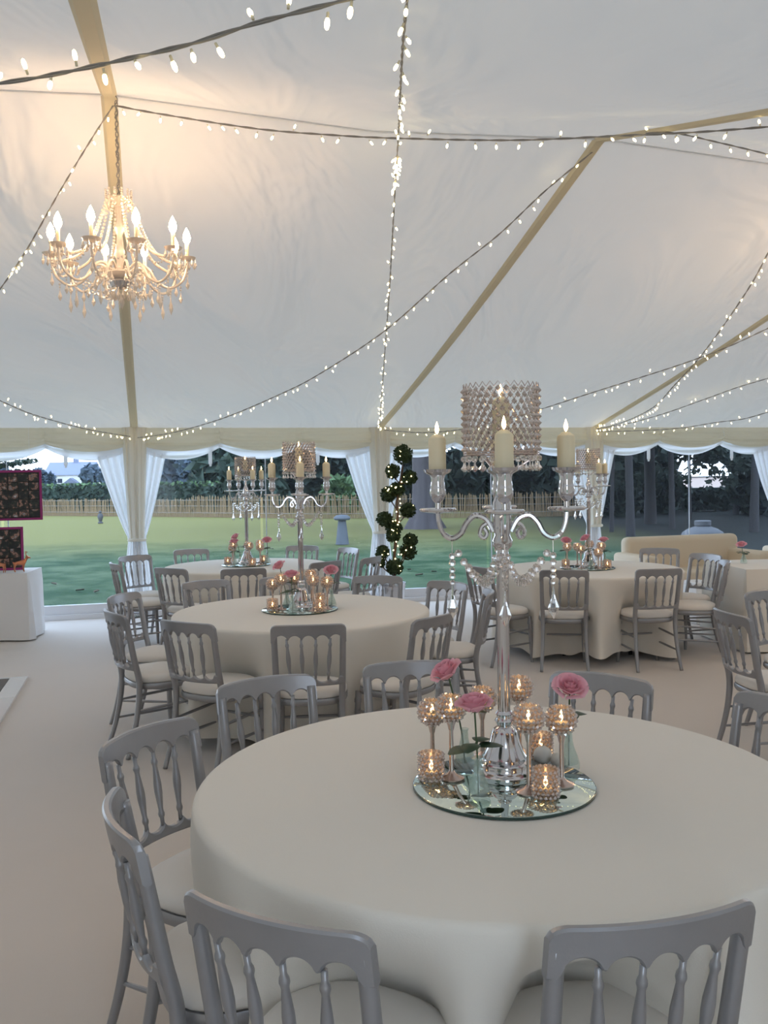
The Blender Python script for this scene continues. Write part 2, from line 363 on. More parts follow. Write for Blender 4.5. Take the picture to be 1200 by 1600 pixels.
for k in range(-2, 3):
    root = empty('valance', tent(pole_u(k + .5), .08, 0), 0, 'ivory swagged valance %s' % BAYNAME[k], 'valance', 'swagged valances along the eave')
    inv = Matrix.Translation(-root.location)
    for s_ in range(3):
        a, b = pole_u(k) + BAY * s_ / 3, pole_u(k) + BAY * (s_ + 1) / 3
        m1 = swag(a, b, ZE + .02, .285, .19, .07, k * 7 + s_); m1.v = [tuple(inv @ Vector(v)) for v in m1.v]; m1.build('swag', 'valance', root, angle=0)
        m2 = swag(a - .03, b + .03, ZE - .02, .345, .185, -.005, k * 5 + s_); m2.v = [tuple(inv @ Vector(v)) for v in m2.v]
        l_ = m2.build('under_swag', 'lining', root, angle=0); l_['label'] = 'white lining swag showing below the ivory one'
CURT = {-2: 'left of the photo boards', -1: 'between the photo boards and the lawn window', 0: 'behind the topiary tree', 1: 'behind the right-hand round table', 2: 'beside the sofa at the right edge', 3: 'past the sofa'}
for k in range(-2, 3):
    root = empty('curtain', tent(pole_u(k), .03, 0), AL, 'white voile curtain tied round the pole %s' % CURT[k], 'curtain', 'tied curtains on the tent poles')
    zt, zk = ZE - .12, .95
    for sd in (-1, 1):
        ph = random.random() * 6
        def fn(a, b, sd=sd, ph=ph):
            z = zt + (0.02 - zt) * b; top = .50 if sd < 0 else .40
            if z > zk:
                q = (z - zk) / (zt - zk); wd = .10 + (top - .10) * (q ** .85)
            else: wd = .10 + .06 * min(1, (zk - z) / .5)
            x = sd * (-.05 + (wd + .05) * a); amp = .007 + .012 * min(1, wd / .4)
            y = .045 - amp * sin(a * 34 + ph + b * 2) - .006 * sin(a * 61 + ph) - (.045 + .03 * (1 - a)) * min(1, max(0, (1.5 - z) / .5))
            return (x, y, z)
        MB().grid(fn, 60, 40).build('curtain_panel', 'curtain', root, angle=0)
    ph = random.random() * 6
    def fc(a, b, ph=ph):
        z = ZE + .02 + (zk - ZE - .02) * b; wd = .15 - .06 * b; th = pi * (a - .5) * .9; fl = .012 * sin(a * 30 + ph) + .008 * sin(a * 47 + 2 * ph + b)
        return (sin(th) * wd, -.05 - (.075 + fl) * cos(th) + .03 * (1 - cos(th)), z)
    o = MB().grid(fc, 60, 30).build('centre_panel', 'ivory_voile', root, angle=0); o['label'] = 'ivory gathered panel hanging over the pole'
    MB().lathe([(.098, -.018), (.106, -.008), (.106, .008), (.098, .018)], (0, -.045, zk - .02), 20, cap=False, M=Matrix.Diagonal((1.05, .8, 1))).build('tie_band', 'ivory_voile', root)

# ---------------------------------------------------------------- chairs
def rail_profile():                       # x positions of spindles / arches for the back
    return [-.2, -.1, 0, .1, .2]
SPX = [-.108, -.036, .036, .108]           # four spindles -> five arches
def curve_y(x, z, depth):                  # back bows away from the sitter; lean back with height
    lean = -.185 - .075 * max(0, (z - .44)) / .41
    return lean - depth * (1 - (x / .2) ** 2)
def scallop(x, half):                      # 0 at a spindle (cusp) .. 1 at the crown of each arch
    ed = [-half + .022] + SPX + [half - .022]
    for a, b in zip(ed[:-1], ed[1:]):
        if a <= x <= b:
            t = 2 * (x - a) / (b - a) - 1; return math.sqrt(max(0, 1 - t * t))
    return 0.0
def make_rail(half, zlo, zhi, top, name, parent, nseg=72):
    """a bowed board; top rail: scalloped lower edge, lower rail: scalloped upper edge"""
    mb = MB(); th = .021; vs = []; fs = []
    for i in range(nseg + 1):
        x = -half + 2 * half * i / nseg; s = scallop(x, half); e = min(half - abs(x), .035) / .035; rd = .022 * (1 - math.sqrt(max(0, 1 - (1 - e) ** 2)))
        if top: lo, hi = zlo + .040 * s, zhi - rd + .006 * (1 - (x / half) ** 2)
        else: lo, hi = zlo, zhi - .026 * s
        if top and half - abs(x) < .022: lo = zlo - .005
        b = .005
        for q, z in ((-th / 2 + b, hi), (-th / 2, hi - b), (-th / 2, lo + b), (-th / 2 + b, lo), (th / 2 - b, lo), (th / 2, lo + b), (th / 2, hi - b), (th / 2 - b, hi)):
            vs.append((x, curve_y(x, z, .045) + q, z))
    for i in range(nseg):
        for k in range(8): fs.append((8 * i + k, 8 * i + (k + 1) % 8, 8 * i + 8 + (k + 1) % 8, 8 * i + 8 + k))
    fs += [tuple(range(8))[::-1], tuple(8 * nseg + k for k in range(8))]
    return mb.add(vs, fs).build(name, 'silver_paint', parent, angle=24)
def outline(a, wx=.205, wy=.195):
    c, s = cos(a), sin(a); n = 3.0 if s < 0 else 2.35
    r = (abs(c) ** n + abs(s) ** n) ** (-1 / n); y = r * s * wy; return r * c * wx * (1 + .28 * y), y
def make_chair():
    root = empty('spindle_chair')
    mb = MB(); prof = [(.97, .425), (1.0, .435), (1.0, .449), (.97, .463), (.86, .474), (.6, .480), (.3, .482)]
    n = 40; vs = []; fs = []
    for s, z in prof:
        for i in range(n): x, y = outline(2 * pi * i / n); vs.append((x * s, y * s, z))
    for j in range(len(prof) - 1):
        for i in range(n): i2 = (i + 1) % n; fs.append((j * n + i, j * n + i2, j * n + n + i2, j * n + n + i))
    fs += [tuple(range(n))[::-1], tuple((len(prof) - 1) * n + i for i in range(n))]
    mb.add(vs, fs).build('seat_pad', 'seat_fabric', root, angle=0)
    mb = MB(); vs = []; fs = []; prof = [(.92, .385), (.99, .390), (1.02, .40), (1.02, .415), (1.0, .424), (.90, .424)]
    for s, z in prof:
        for i in range(n): x, y = outline(2 * pi * i / n); vs.append((x * s, y * s, z))
    for j in range(len(prof) - 1):
        for i in range(n): i2 = (i + 1) % n; fs.append((j * n + i, j * n + i2, j * n + n + i2, j * n + n + i))
    fs += [tuple(range(n))[::-1], tuple((len(prof) - 1) * n + i for i in range(n))]
    mb.add(vs, fs).build('seat_frame', 'silver_paint', root)
    make_rail(.200, .748, .842, True, 'top_rail', root); make_rail(.183, .508, .556, False, 'lower_rail', root)
    for sx in (-1, 1):                       # rear leg and back post in one sweep
        P = [(sx * .188, -.265, 0), (sx * .180, -.222, .14), (sx * .174, -.190, .30), (sx * .174, -.182, .44), (sx * .178, curve_y(.2, .56, 0), .56), (sx * .181, curve_y(.2, .70, 0), .70), (sx * .1825, curve_y(.2, .80, 0), .80)]
        MB().tube(catmull(P, 5), [.0135 + .0052 * min(1, j / 15) - .002 * max(0, j - 20) / 10 for j in range(31)], 8).build('rear_leg', 'silver_paint', root, angle=0)
        Q = [(sx * .165, .155, .40), (sx * .172, .162, .22), (sx * .178, .170, 0)]
        mb = MB(); mb.tube([Vector(Q[0]).lerp(Vector(Q[2]), t) for t in (0, .1, .12, .16, .18, .5, .8, 1)], [.017, .018, .021, .021, .017, .018, .015, .0125], 10)
        mb.build('front_leg', 'silver_paint', root)
    for x in SPX:
        zb, zt = .540, .768; xt = x * 1.07; prof = [(0, .0065), (.10, .0065), (.13, .0095), (.16, .0105), (.19, .0085), (.22, .0075), (.45, .0125), (.55, .0125), (.78, .0075), (.81, .0085), (.84, .0105), (.87, .0095), (.90, .0065), (1, .0065)]
        pts = []
        for t, r in prof:
            xx = x * .93 + (xt - x * .93) * t; z = zb + (zt - zb) * t; pts.append((xx, curve_y(xx, z, .045), z))
        MB().tube(pts, [r for t, r in prof], 10).build('spindle', 'silver_paint', root, angle=0)
    def bar(a, b, r=.008):
        MB().tube([a, Vector(a).lerp(Vector(b), .35), Vector(a).lerp(Vector(b), .65), b], [r * .8, r * 1.1, r * 1.1, r * .8], 8).build('stretcher', 'silver_paint', root)
    for sx in (-1, 1): bar((sx * .176, .165, .29), (sx * .176, -.195, .27)); bar((sx * .177, .167, .17), (sx * .180, -.215, .16))
    bar((-.170, .160, .24), (.170, .160, .24))
    return root
# (mid of top rail x, y, facing degrees, label) read off the photograph, table by table
CHAIRS = [
 (-.21, 1.55, 62, 'silver chair in the foreground, back to us, left of the two before the front table'),
 (.46, 1.52, 104, 'silver chair in the foreground, back to us, right of the two before the front table'),
 (-.61, 2.04, 22, 'silver chair seen edge-on at the left side of the front table'),
 (-.73, 2.70, -30, 'silver chair angled behind the edge-on one, left of the front table'),
 (-.46, 3.37, -60, 'silver chair tucked at the rear left of the front table, only its back showing'),
 (.10, 3.63, -82, 'silver chair at the back of the front table, below the rear left pink rose'),
 (.81, 3.34, -124, 'silver chair alone at the rear right of the front table'),
 (1.31, 2.92, -158, 'silver chair cut by the right edge, beside the front table'),
 (-1.61, 5.27, 33, 'silver chair edge-on by the aisle, nearest of the two left of the middle table'),
 (-1.09, 4.84, 58, 'silver chair with back to us at the front left of the middle table'),
 (-.41, 4.68, 94, 'silver chair with back squarely to us in front of the middle table'),
 (.27, 4.92, 143, 'silver chair at the front right of the middle table, half behind another chair'),
 (.46, 6.49, -138, 'silver chair at the rear right of the middle table, facing us'),
 (-.06, 6.95, -97, 'silver chair behind the middle table in front of the topiary tree'),
 (-1.38, 6.81, -54, 'silver chair behind the left rim of the middle table'),
 (-.79, 6.97, -92, 'silver chair behind the middle table, hidden partly by its roses'),
 (-1.79, 6.06, -15, 'silver chair with empty seat at the left of the middle table, facing right'),
 (.68, 5.95, 176, 'silver chair in profile behind the pole of the front candelabrum'),
 (-2.58, 8.50, 28, 'silver chair edge-on by the aisle at the far left table'),
 (-2.63, 9.34, -40, 'silver chair in front of the tied curtain at the far left table'),
 (-1.92, 7.93, 58, 'silver chair with back to us at the front left of the far left table'),
 (-2.20, 10.10, -70, 'silver chair behind the far left table, left of its candelabrum'),
 (-1.24, 7.78, 101, 'silver chair with back squarely to us before the far left table'),
 (-.55, 8.33, 136, 'silver chair at the front right of the far left table'),
 (-.96, 10.38, -103, 'silver chair behind the far left table, right of its candelabrum'),
 (-.40, 9.92, -143, 'narrow-looking silver chair at the rear right of the far left table'),
 (-.13, 8.75, 152, 'silver chair beside the topiary tree, right of the far left table'),
 (1.46, 7.23, 80, 'silver chair with back to us, left of two before the right-hand table'),
 (2.23, 7.21, 98, 'silver chair with back to us, right of two before the right-hand table'),
 (2.85, 9.20, -112, 'silver chair behind the right-hand table in front of the sofa arm'),
 (3.06, 8.45, -155, 'silver chair between the right-hand table and the sofa seat, further one'),
 (2.97, 7.77, 166, 'silver chair at the right of the right-hand table, nearer of two by the sofa'),
 (.80, 7.62, 28, 'silver chair at the left of the right-hand table, behind the candelabrum pole'),
 (1.90, 4.87, 6, 'scuffed silver chair edge-on at the right, facing the right edge'),
 (2.45, 5.70, -62, 'silver chair at the right edge behind the scuffed edge-on one'),
]
chair0 = make_chair(); CH = []
for i, (mx, my, fd, lab) in enumerate(CHAIRS):
    o = chair0 if i == 0 else copy_tree(chair0); a = math.radians(fd); fv = Vector((cos(a), sin(a), 0))
    p = Vector((mx, my, 0)) + fv * .262; o.location = p; o.rotation_euler = (0, 0, a - pi / 2); tag(o, lab, 'chair', 'silver spindle-back banquet chairs'); CH.append((p, fv))

# ---------------------------------------------------------------- tables and cloths
TABR, TABH = .84, .75
TABLES = {1: (.304, 2.491, 'front'), 2: (-.553, 5.847, 'middle'), 3: (1.892, 8.225, 'right-hand'), 4: (-1.408, 9.084, 'far left')}
TWHERE = {1: 'nearest the camera', 2: 'in the middle of the room', 3: 'on the right before the sofa', 4: 'at the far left by the window'}
for ti, (tx, ty, nm) in TABLES.items():
    root = empty('round_table', (tx, ty, 0), 0, 'round folding banquet table under the cloth %s' % TWHERE[ti], 'table', 'round banquet tables')
    MB().lathe([(TABR - .03, TABH - .03), (TABR - .012, TABH - .03), (TABR - .012, TABH - .006), (TABR - .03, TABH - .006)], n=64).build('table_top', 'table_wood', root)
    for q in range(4):
        a = q * pi / 2 + pi / 4; MB().tube([(cos(a) * .42, sin(a) * .42, 0), (cos(a) * .42, sin(a) * .42, TABH - .03)], .016, 8).build('leg', 'black_metal', root)
    dents = []
    for p, fv in CH:
        d = Vector((p.x - tx, p.y - ty, 0))
        if d.length < 1.5:
            lim = d.length - .215; front = d.normalized().dot(Vector((-tx, -ty, 0)).normalized())
            lim = lim if front > .75 else max(lim, .79)
            if lim < TABR + .06: dents.append((math.atan2(d.y, d.x), lim))
    rr = random.Random(ti); ph = [rr.random() * 6 for _ in range(4)]; nf = 13 + ti
    def cloth(a, b):
        th = 2 * pi * a
        if b < .25: r = (TABR - .02) * b / .25; return (r * cos(th), r * sin(th), TABH)
        if b < .40:
            q = (b - .25) / .15 * pi / 2; r = TABR - .02 + .022 * sin(q); return (r * cos(th), r * sin(th), TABH - .022 * (1 - cos(q)))
        q = (b - .40) / .60; hem = .075 + .03 * sin(4 * th + ph[0]) + .012 * sin(nf * th); z = TABH - .022 - (TABH - .022 - hem) * q
        fold = (.055 * sin(nf * th + ph[1] + .8 * sin(3 * th)) + .028 * sin((nf - 5) * th + ph[2])) * q ** .9; r = TABR + .002 + .03 * q + fold
        for da, lim in dents:
            dd = (th - da + pi) % (2 * pi) - pi; wgt = math.exp(-(dd * .84 / .215) ** 4); ss = min(1, q / .46); ss = ss * ss * (3 - 2 * ss)
            tgt = min(r, lim - .015); r = r + (tgt - r) * wgt * ss
        return (r * cos(th), r * sin(th), z)
    o = MB().grid(cloth, 240, 44, closed=True).build('tablecloth', 'tablecloth', angle=0); o.location = (tx, ty, 0)
    tag(o, 'ivory floor-length tablecloth on the round table %s' % TWHERE[ti], 'tablecloth', 'ivory round tablecloths')

# ---------------------------------------------------------------- centrepieces
def arm_frames(rot): return [rot + q * pi / 2 for q in range(4)]     # right, back, left, front
def make_candelabrum():
    root = empty('candelabrum')
    MB().lathe([(.085, 0), (.088, .006), (.088, .016), (.074, .022), (.070, .03), (.070, .042), (.060, .048), (.064, .058), (.058, .066), (.045, .095), (.036, .125), (.030, .135), (.020, .142), (.022, .150), (.027, .158), (.022, .166), (.021, .170), (.025, .178), (.02, .186)], n=32).build('base', 'chrome', root, angle=50)
    MB().lathe([(.0175, .18), (.0175, .60), (.021, .605), (.021, .62), (.0175, .625), (.0175, .64)], n=20).build('pole', 'chrome', root)
    MB().lathe([(.018, .64), (.027, .65), (.029, .665), (.022, .68), (.026, .70), (.026, .77), (.020, .785), (.012, .80), (.012, .86)], n=20).build('hub', 'chrome', root)
    for q in range(4):
        a = q * pi / 2
        def R(x, z): return (x * cos(a), x * sin(a), z)
        mb = MB(); mb.tube(catmull([R(.050, .700), R(.042, .685), R(.050, .672), R(.062, .682), R(.055, .705), R(.035, .715), R(.028, .705)], 4), .006, 7)
        mb.tube(catmull([R(.025, .690), R(.045, .725), R(.075, .735), R(.098, .715), R(.115, .685), R(.140, .672), R(.163, .685), R(.175, .715), R(.178, .748)], 5), [.0085] * 30 + [.007] * 11, 8)
        arm = mb.build('arm', 'chrome', root)
        MB().lathe([(.010, .742), (.050, .748), (.053, .753), (.050, .757), (.010, .754)], R(.178, 0), 20).build('drip_pan', 'chrome', arm)
        MB().lathe([(.008, .752), (.008, .772), (.017, .782), (.024, .800), (.021, .815), (.019, .838), (.022, .85), (.037, .858), (.040, .866), (.036, .866), (.028, .860)], R(.178, 0), 20).build('candle_cup', 'chrome', arm)
        pd = MB(); x = .140; pd.tube([R(x, .668), R(x, .63)], .0012, 4, 1)
        for z, r in ((.622, .010), (.603, .0105), (.583, .009), (.566, .0095), (.548, .008)): pd.bead(R(x, z), r)
        pd.drop(R(x, .54), .016, .095); stuff(pd.build('pendant', ['crystal', 'crystal_wire'], arm, smooth=False))
        a2 = a + pi / 2; g = MB()                # bead garland to the next arm
        A, B = Vector((cos(a) * .14, sin(a) * .14, .655)), Vector((cos(a2) * .14, sin(a2) * .14, .655))
        for i in range(1, 15):
            t = i / 15; p = A.lerp(B, t); p.z -= .105 * (1 - (2 * t - 1) ** 2); p.x *= 1 - .25 * (1 - (2 * t - 1) ** 2); p.y *= 1 - .25 * (1 - (2 * t - 1) ** 2); g.bead(p, .0095 if i % 2 else .0115)
        stuff(g.build('garland', 'crystal', root, smooth=False))
    # crystal drum shade on three prongs
    sh = MB(); rs, z0, z1 = .104, .905, 1.085
    for z in (z0, z0 + .006): sh.tube([(rs * cos(i * pi / 24), rs * sin(i * pi / 24), z) for i in range(49)], .0022, 5)
    for i in range(3): a = i * 2 * pi / 3; sh.tube([(.01 * cos(a), .01 * sin(a), .85), (.05 * cos(a), .05 * sin(a), .87), (rs * cos(a), rs * sin(a), z0)], .003, 6)
    nb, nr = 30, 10
    for i in range(nb):                           # diagonal lattice wires
        for sgn in (-1, 1):
            pts = []
            for j in range(nr + 1): a = 2 * pi * (i + sgn * j / 2) / nb; pts.append((rs * cos(a), rs * sin(a), z0 + (z1 - z0) * j / nr))
            sh.tube(pts, .0012, 3, cap=False)
    for i in range(nb):                           # pointed crown edge
        a, a0 = 2 * pi * i / nb, pi / nb; sh.tube([(rs * cos(a - a0), rs * sin(a - a0), z1), (rs * cos(a), rs * sin(a), z1 + .014), (rs * cos(a + a0), rs * sin(a + a0), z1)], .0013, 4)
    shade = sh.build('shade_frame', 'crystal_wire', root)
    bd = MB()
    for j in range(nr):
        for i in range(nb):
            a = 2 * pi * (i + (j % 2) / 2 + .5) / nb; M = Matrix.Rotation(a, 3, 'Z'); bd.gem((rs * cos(a), rs * sin(a), z0 + (z1 - z0) * (j + .5) / nr + .004), .0082, .0088, M)
    stuff(bd.build('bead_lattice', 'crystal_bead', shade, smooth=False))
    dr = MB()
    for i in range(24): a = 2 * pi * i / 24; c = (rs * cos(a), rs * sin(a), z0 - .012); dr.bead(c, .009); dr.drop((c[0], c[1], c[2] - .008), .009, .028)
    stuff(dr.build('drop_fringe', 'crystal', shade, smooth=False))
    return root
def make_candle(h, r):
    root = empty('pillar_candle')
    MB().lathe([(r, 0), (r, h - .012), (r * .93, h - .006), (r * .45, h + .004), (r * .3, h + .003), (.0005, h + .001)], n=24).build('wax_body', 'wax', root, angle=30)
    MB().tube([(0, 0, h), (0, .001, h + .010)], .0015, 5).build('wick', 'wick', root)
    MB().lathe([(.0005, h + .005), (.0045, h + .011), (.0062, h + .018), (.0045, h + .028), (.002, h + .036), (.0003, h + .041)], n=10).build('flame', 'flame', root)
    return root
def make_goblet(h):
    root = empty('crystal_goblet'); rb = .041; zc = h - .034
    MB().lathe([(.034, 0), (.036, .004), (.030, .008), (.014, .014), (.007, .022), (.006, h - .10), (.008, h - .095), (.010, h - .085), (.017, h - .066)], n=20).build('stem', 'crystal_wire', root)
    MB().lathe([(.014, zc - .036), (.030, zc - .026), (.0375, zc - .005), (.036, zc + .014), (.029, zc + .030), (.0275, zc + .030), (.034, zc + .014), (.0355, zc - .005), (.028, zc - .024), (.010, zc - .032)], n=20, cap=False).build('glass_liner', 'gold_glass', root)
    bd = MB()
    for lat, n in ((-62, 9), (-42, 15), (-23, 19), (-4, 20), (15, 20), (34, 17), (50, 13)):
        for i in range(n):
            a = 2 * pi * (i + (lat % 3) / 3) / n; b = math.radians(lat); d = Vector((cos(b) * cos(a), cos(b) * sin(a), sin(b))); bd.gem(d * rb + Vector((0, 0, zc)), .0062, .0062, d.to_track_quat('Z', 'Y').to_matrix())
    stuff(bd.build('bead_bowl', 'crystal_bead', root, smooth=False))
    t = MB().lathe([(.018, zc - .022), (.018, zc - .008), (.0005, zc - .009)], n=14).build('tealight', 'wax', root)
    MB().lathe([(.0005, zc - .006), (.0055, zc + .002), (.0045, zc + .014), (.0005, zc + .026)], n=8).build('flame', 'flame', t)
    return root
def make_votive():
    root = empty('crystal_votive'); rb, h = .034, .078
    MB().lathe([(.030, 0), (.031, .004), (.0315, h - .002), (.030, h), (.0295, .008), (.0005, .007)], n=20, cap=False).build('glass_liner', 'gold_glass', root)
    bd = MB()
    for j in range(7):
        for i in range(16):
            a = 2 * pi * (i + (j % 2) / 2) / 16; d = Vector((cos(a), sin(a), 0)); bd.gem(d * rb + Vector((0, 0, .006 + .011 * j)), .0062, .0062, d.to_track_quat('Z', 'Y').to_matrix())
    stuff(bd.build('bead_jacket', 'crystal_bead', root, smooth=False))
    t = MB().lathe([(.019, .010), (.019, .026), (.0005, .025)], n=14).build('tealight', 'wax', root)
    MB().lathe([(.0005, .028), (.006, .036), (.005, .047), (.0005, .060)], n=8).build('flame', 'flame', t)
    return root
def make_vase():
    root = empty('bud_vase')
    MB().lathe([(.028, 0), (.031, .006), (.031, .02), (.026, .04), (.016, .065), (.0115, .085), (.0105, .105), (.013, .112), (.0115, .112), (.009, .104), (.010, .085), (.0145, .064), (.024, .04), (.028, .02), (.0005, .008)], n=22, cap=False).build('vase_body', 'clear_glass', root, angle=0)
    return root
def make_rose(h, tilt, leafz, flip=1):
    root = empty('rose'); rr = random.Random(int(h * 1000) + flip)
    top = Vector((tilt[0], tilt[1], h)); stem_p = catmull([(0, 0, .012), (tilt[0] * .2, tilt[1] * .2, h * .4), (tilt[0] * .7, tilt[1] * .7, h * .78), top], 5)
    MB().tube(stem_p, .0026, 6).build('stem', 'stem', root, angle=0)
    ax = Vector((tilt[0] * 1.2, tilt[1] * 1.2 - .03 , .085)).normalized(); M = ax.to_track_quat('Z', 'Y').to_matrix()
    # cupped petals in whorls, inner ones upright, outer ones reflexed
    k = 0
    for ring, (n, r0, r1, hh, curl, wd) in enumerate(((3, .004, .010, .036, -.002, .9), (4, .008, .018, .038, .000, .85), (5, .011, .026, .037, .003, .8), (5, .015, .034, .033, .007, .8), (6, .018, .042, .025, .011, .75))):
        for i in range(n):
            a0 = 2 * pi * (i + .37 * ring + .1 * rr.random()) / n; mb = MB()
            def pf(a, b, a0=a0, n=n, r0=r0, r1=r1, hh=hh, curl=curl, wd=wd):
                w_ = wd * 2 * pi / n * (.35 + .9 * b) * (1 - .55 * max(0, b - .75) * 4 * abs(2 * a - 1) ** 2 * .5); th = a0 + (a - .5) * w_ * 1.35
                rad = r0 + (r1 - r0) * b ** .7 + curl * max(0, b - .7) * 3 + .0015 * (2 * a - 1) ** 2
                z = -.006 + (hh + .006) * b ** .9 - curl * .9 * max(0, b - .75) * 3 - .006 * abs(2 * a - 1) ** 2.5 * b
                p = M @ Vector((rad * cos(th), rad * sin(th), z)); return top + p
            mb.grid(pf, 6, 6).build('petal', 'rose', root, angle=0)
    sp = MB()
    for i in range(5):
        a = 2 * pi * i / 5; e = lambda r, z, o_=0: top + M @ Vector((r * cos(a + o_), r * sin(a + o_), z)); sp.add([e(.004, -.006, -.5), e(.004, -.006, .5), e(.026, -.010)], [(0, 1, 2)])
    sp.sphere(top - ax * .006, .008, 8, 6); sp.build('sepals', 'stem', root)
    for i, (da, ln) in enumerate(((-.3, .075), (.35, .06), (2.7, .075), (3.4, .06))):
        a = da + flip * .4; z = leafz + .012 * (i % 2); base = Vector((tilt[0] * .35, tilt[1] * .35, z)); mb = MB()
        def lf(u, v, a=a, ln=ln, base=base):
            s = sin(pi * min(1, u * .96 + .02)) ** .7 * ln * .42; x = u * ln + .008; y = (v - .5) * 2 * s
            return base + Vector((cos(a) * x - sin(a) * y, sin(a) * x + cos(a) * y, .010 * sin(u * 2.4) - .016 * u * u - .15 * abs(y)))
        mb.grid(lf, 8, 4); mb.tube([base - Vector((0, 0, .008)), base + Vector((cos(a) * .01, sin(a) * .01, .003))], .0012, 4); mb.build('leaf', 'leaf_dark', root, angle=0)
    return root
TPH = {1: 'on the front table', 2: 'on the middle table', 3: 'on the right-hand table', 4: 'on the far left table'}
cand0 = make_candelabrum(); candle0 = make_candle(.098, .0245); gob = {h: make_goblet(h) for h in (.215, .235, .19)}; vot0 = make_votive(); vase0 = make_vase()
used = set()
def place(proto, p, rz=0):
    if id(proto) not in used: used.add(id(proto)); o = proto
    else: o = copy_tree(proto)
    o.location = p; o.rotation_euler = (0, 0, rz); return o
ORD = ['leftmost', 'second from left', 'third from left', 'third from right', 'second from right', 'rightmost']
ZP = TABH + .010
CROT = {1: math.radians(-4), 2: math.radians(2), 3: math.radians(32), 4: math.radians(24)}
for ti, (tx, ty, nm) in TABLES.items():
    view = math.atan2(ty, tx) - pi / 2; vr = view + CROT[ti] if ti > 1 else CROT[1]
    if ti == 1: cx, cy, rot = .329, 2.481, -.09
    else: cx, cy, rot = tx + .0, ty, vr
    c = Vector((cx, cy, 0))
    mp = empty('mirror_plate', (cx - .012, cy - .06 if ti == 1 else cy, TABH), 0, 'round mirror plate under the candelabrum %s' % TPH[ti], 'mirror', 'round mirror plates')
    MB().lathe([(.246, 0), (.25, .0025), (.25, .0065), (.247, .0085)], n=72).build('bevelled_edge', 'mirror_edge', mp)
    MB().lathe([(.2475, .0085), (.2465, .0092)], n=72).build('mirror_face', 'mirror_glass', mp)
    k = place(cand0, (cx, cy, ZP), rot); tag(k, 'tall chrome candelabrum with crystal drum shade %s' % TPH[ti], 'candelabrum', 'tall candelabra')
    for q, w_ in enumerate(('right', 'rear', 'left', 'front')):
        a = rot + q * pi / 2; o = place(candle0, (cx + .178 * cos(a), cy + .178 * sin(a), ZP + .861)); tag(o, 'lit ivory pillar candle on the %s arm of the candelabrum %s' % (w_, TPH[ti]), 'candle', 'pillar candles')
    o = place(candle0, (cx, cy, ZP + .961)); tag(o, 'lit ivory pillar candle inside the crystal shade %s' % TPH[ti], 'candle', 'pillar candles')
    st = MB().lathe([(.03, .945), (.034, .955), (.03, .960)], n=16).build('candle_plate', 'chrome', k) if ti == 1 else None
    # goblets, votives, vases: offsets read off the front table, turned for the others
    G = [(-.172, .105, .19), (-.126, -.026, .235), (-.020, .150, .215), (.098, .195, .235), (.071, -.147, .235), (.169, -.092, .215)]
    V = [(-.184, -.034), (.109, -.182), (.152, .136)]
    RS = [(-.080, .075, .27, (-.045, .01), .165, 1), (-.068, -.189, .235, (-.006, .02), .135, 2), (.215, .035, .235, (0, -.02), .155, 3)]
    if ti == 1: tr = 0; o0 = Vector((.304, 2.491, 0))
    else: tr = view + {2: .1, 3: 2.6, 4: -.25}[ti]; o0 = Vector((cx - .01, cy, 0))
    def pl(dx, dy): return o0 + Vector((dx * cos(tr) - dy * sin(tr), dx * sin(tr) + dy * cos(tr), ZP))
    gl = sorted([(pl(x, y), h) for x, y, h in G], key=lambda e: e[0].x / e[0].y)
    for i, (p, h) in enumerate(gl): tag(place(gob[h], p, i * .7), 'crystal ball goblet with lit tealight, %s of six %s' % (ORD[i], TPH[ti]), 'candle holder', 'crystal goblets')
    for i, p in enumerate(sorted([pl(x, y) for x, y in V], key=lambda p: p.x / p.y)): tag(place(vot0, p, i * .5), 'short crystal votive cup with lit tealight, %s of three %s' % (('leftmost', 'middle', 'rightmost')[i], TPH[ti]), 'candle holder', 'crystal votive cups')
    rs = sorted([(pl(x, y), h, t_, lz, fl) for x, y, h, t_, lz, fl in RS], key=lambda e: e[0].x / e[0].y)
    for i, (p, h, t_, lz, fl) in enumerate(rs):
        od = ('leftmost', 'middle', 'rightmost')[i]
        tag(place(vase0, p), 'clear glass bud vase holding a pink rose, %s of three %s' % (od, TPH[ti]), 'vase', 'glass bud vases')
        r = make_rose(h, t_, lz, fl); r.location = p + Vector((0, 0, .0)); tag(r, 'pink rose with dark green leaves, %s of three %s' % (od, TPH[ti]), 'flower', 'pink roses')
    if ti == 1:
        for (x, y, r_, lb) in ((.149, .085, .027, 'larger'), (.188, .050, .022, 'smaller')):
            o = MB().sphere((0, 0, r_), r_, 20, 12).build('white_ball', 'white_ball', angle=0); o.location = pl(x, y); tag(o, '%s plain white ball ornament among the goblets on the front table' % lb, 'ornament', 'white ball ornaments')

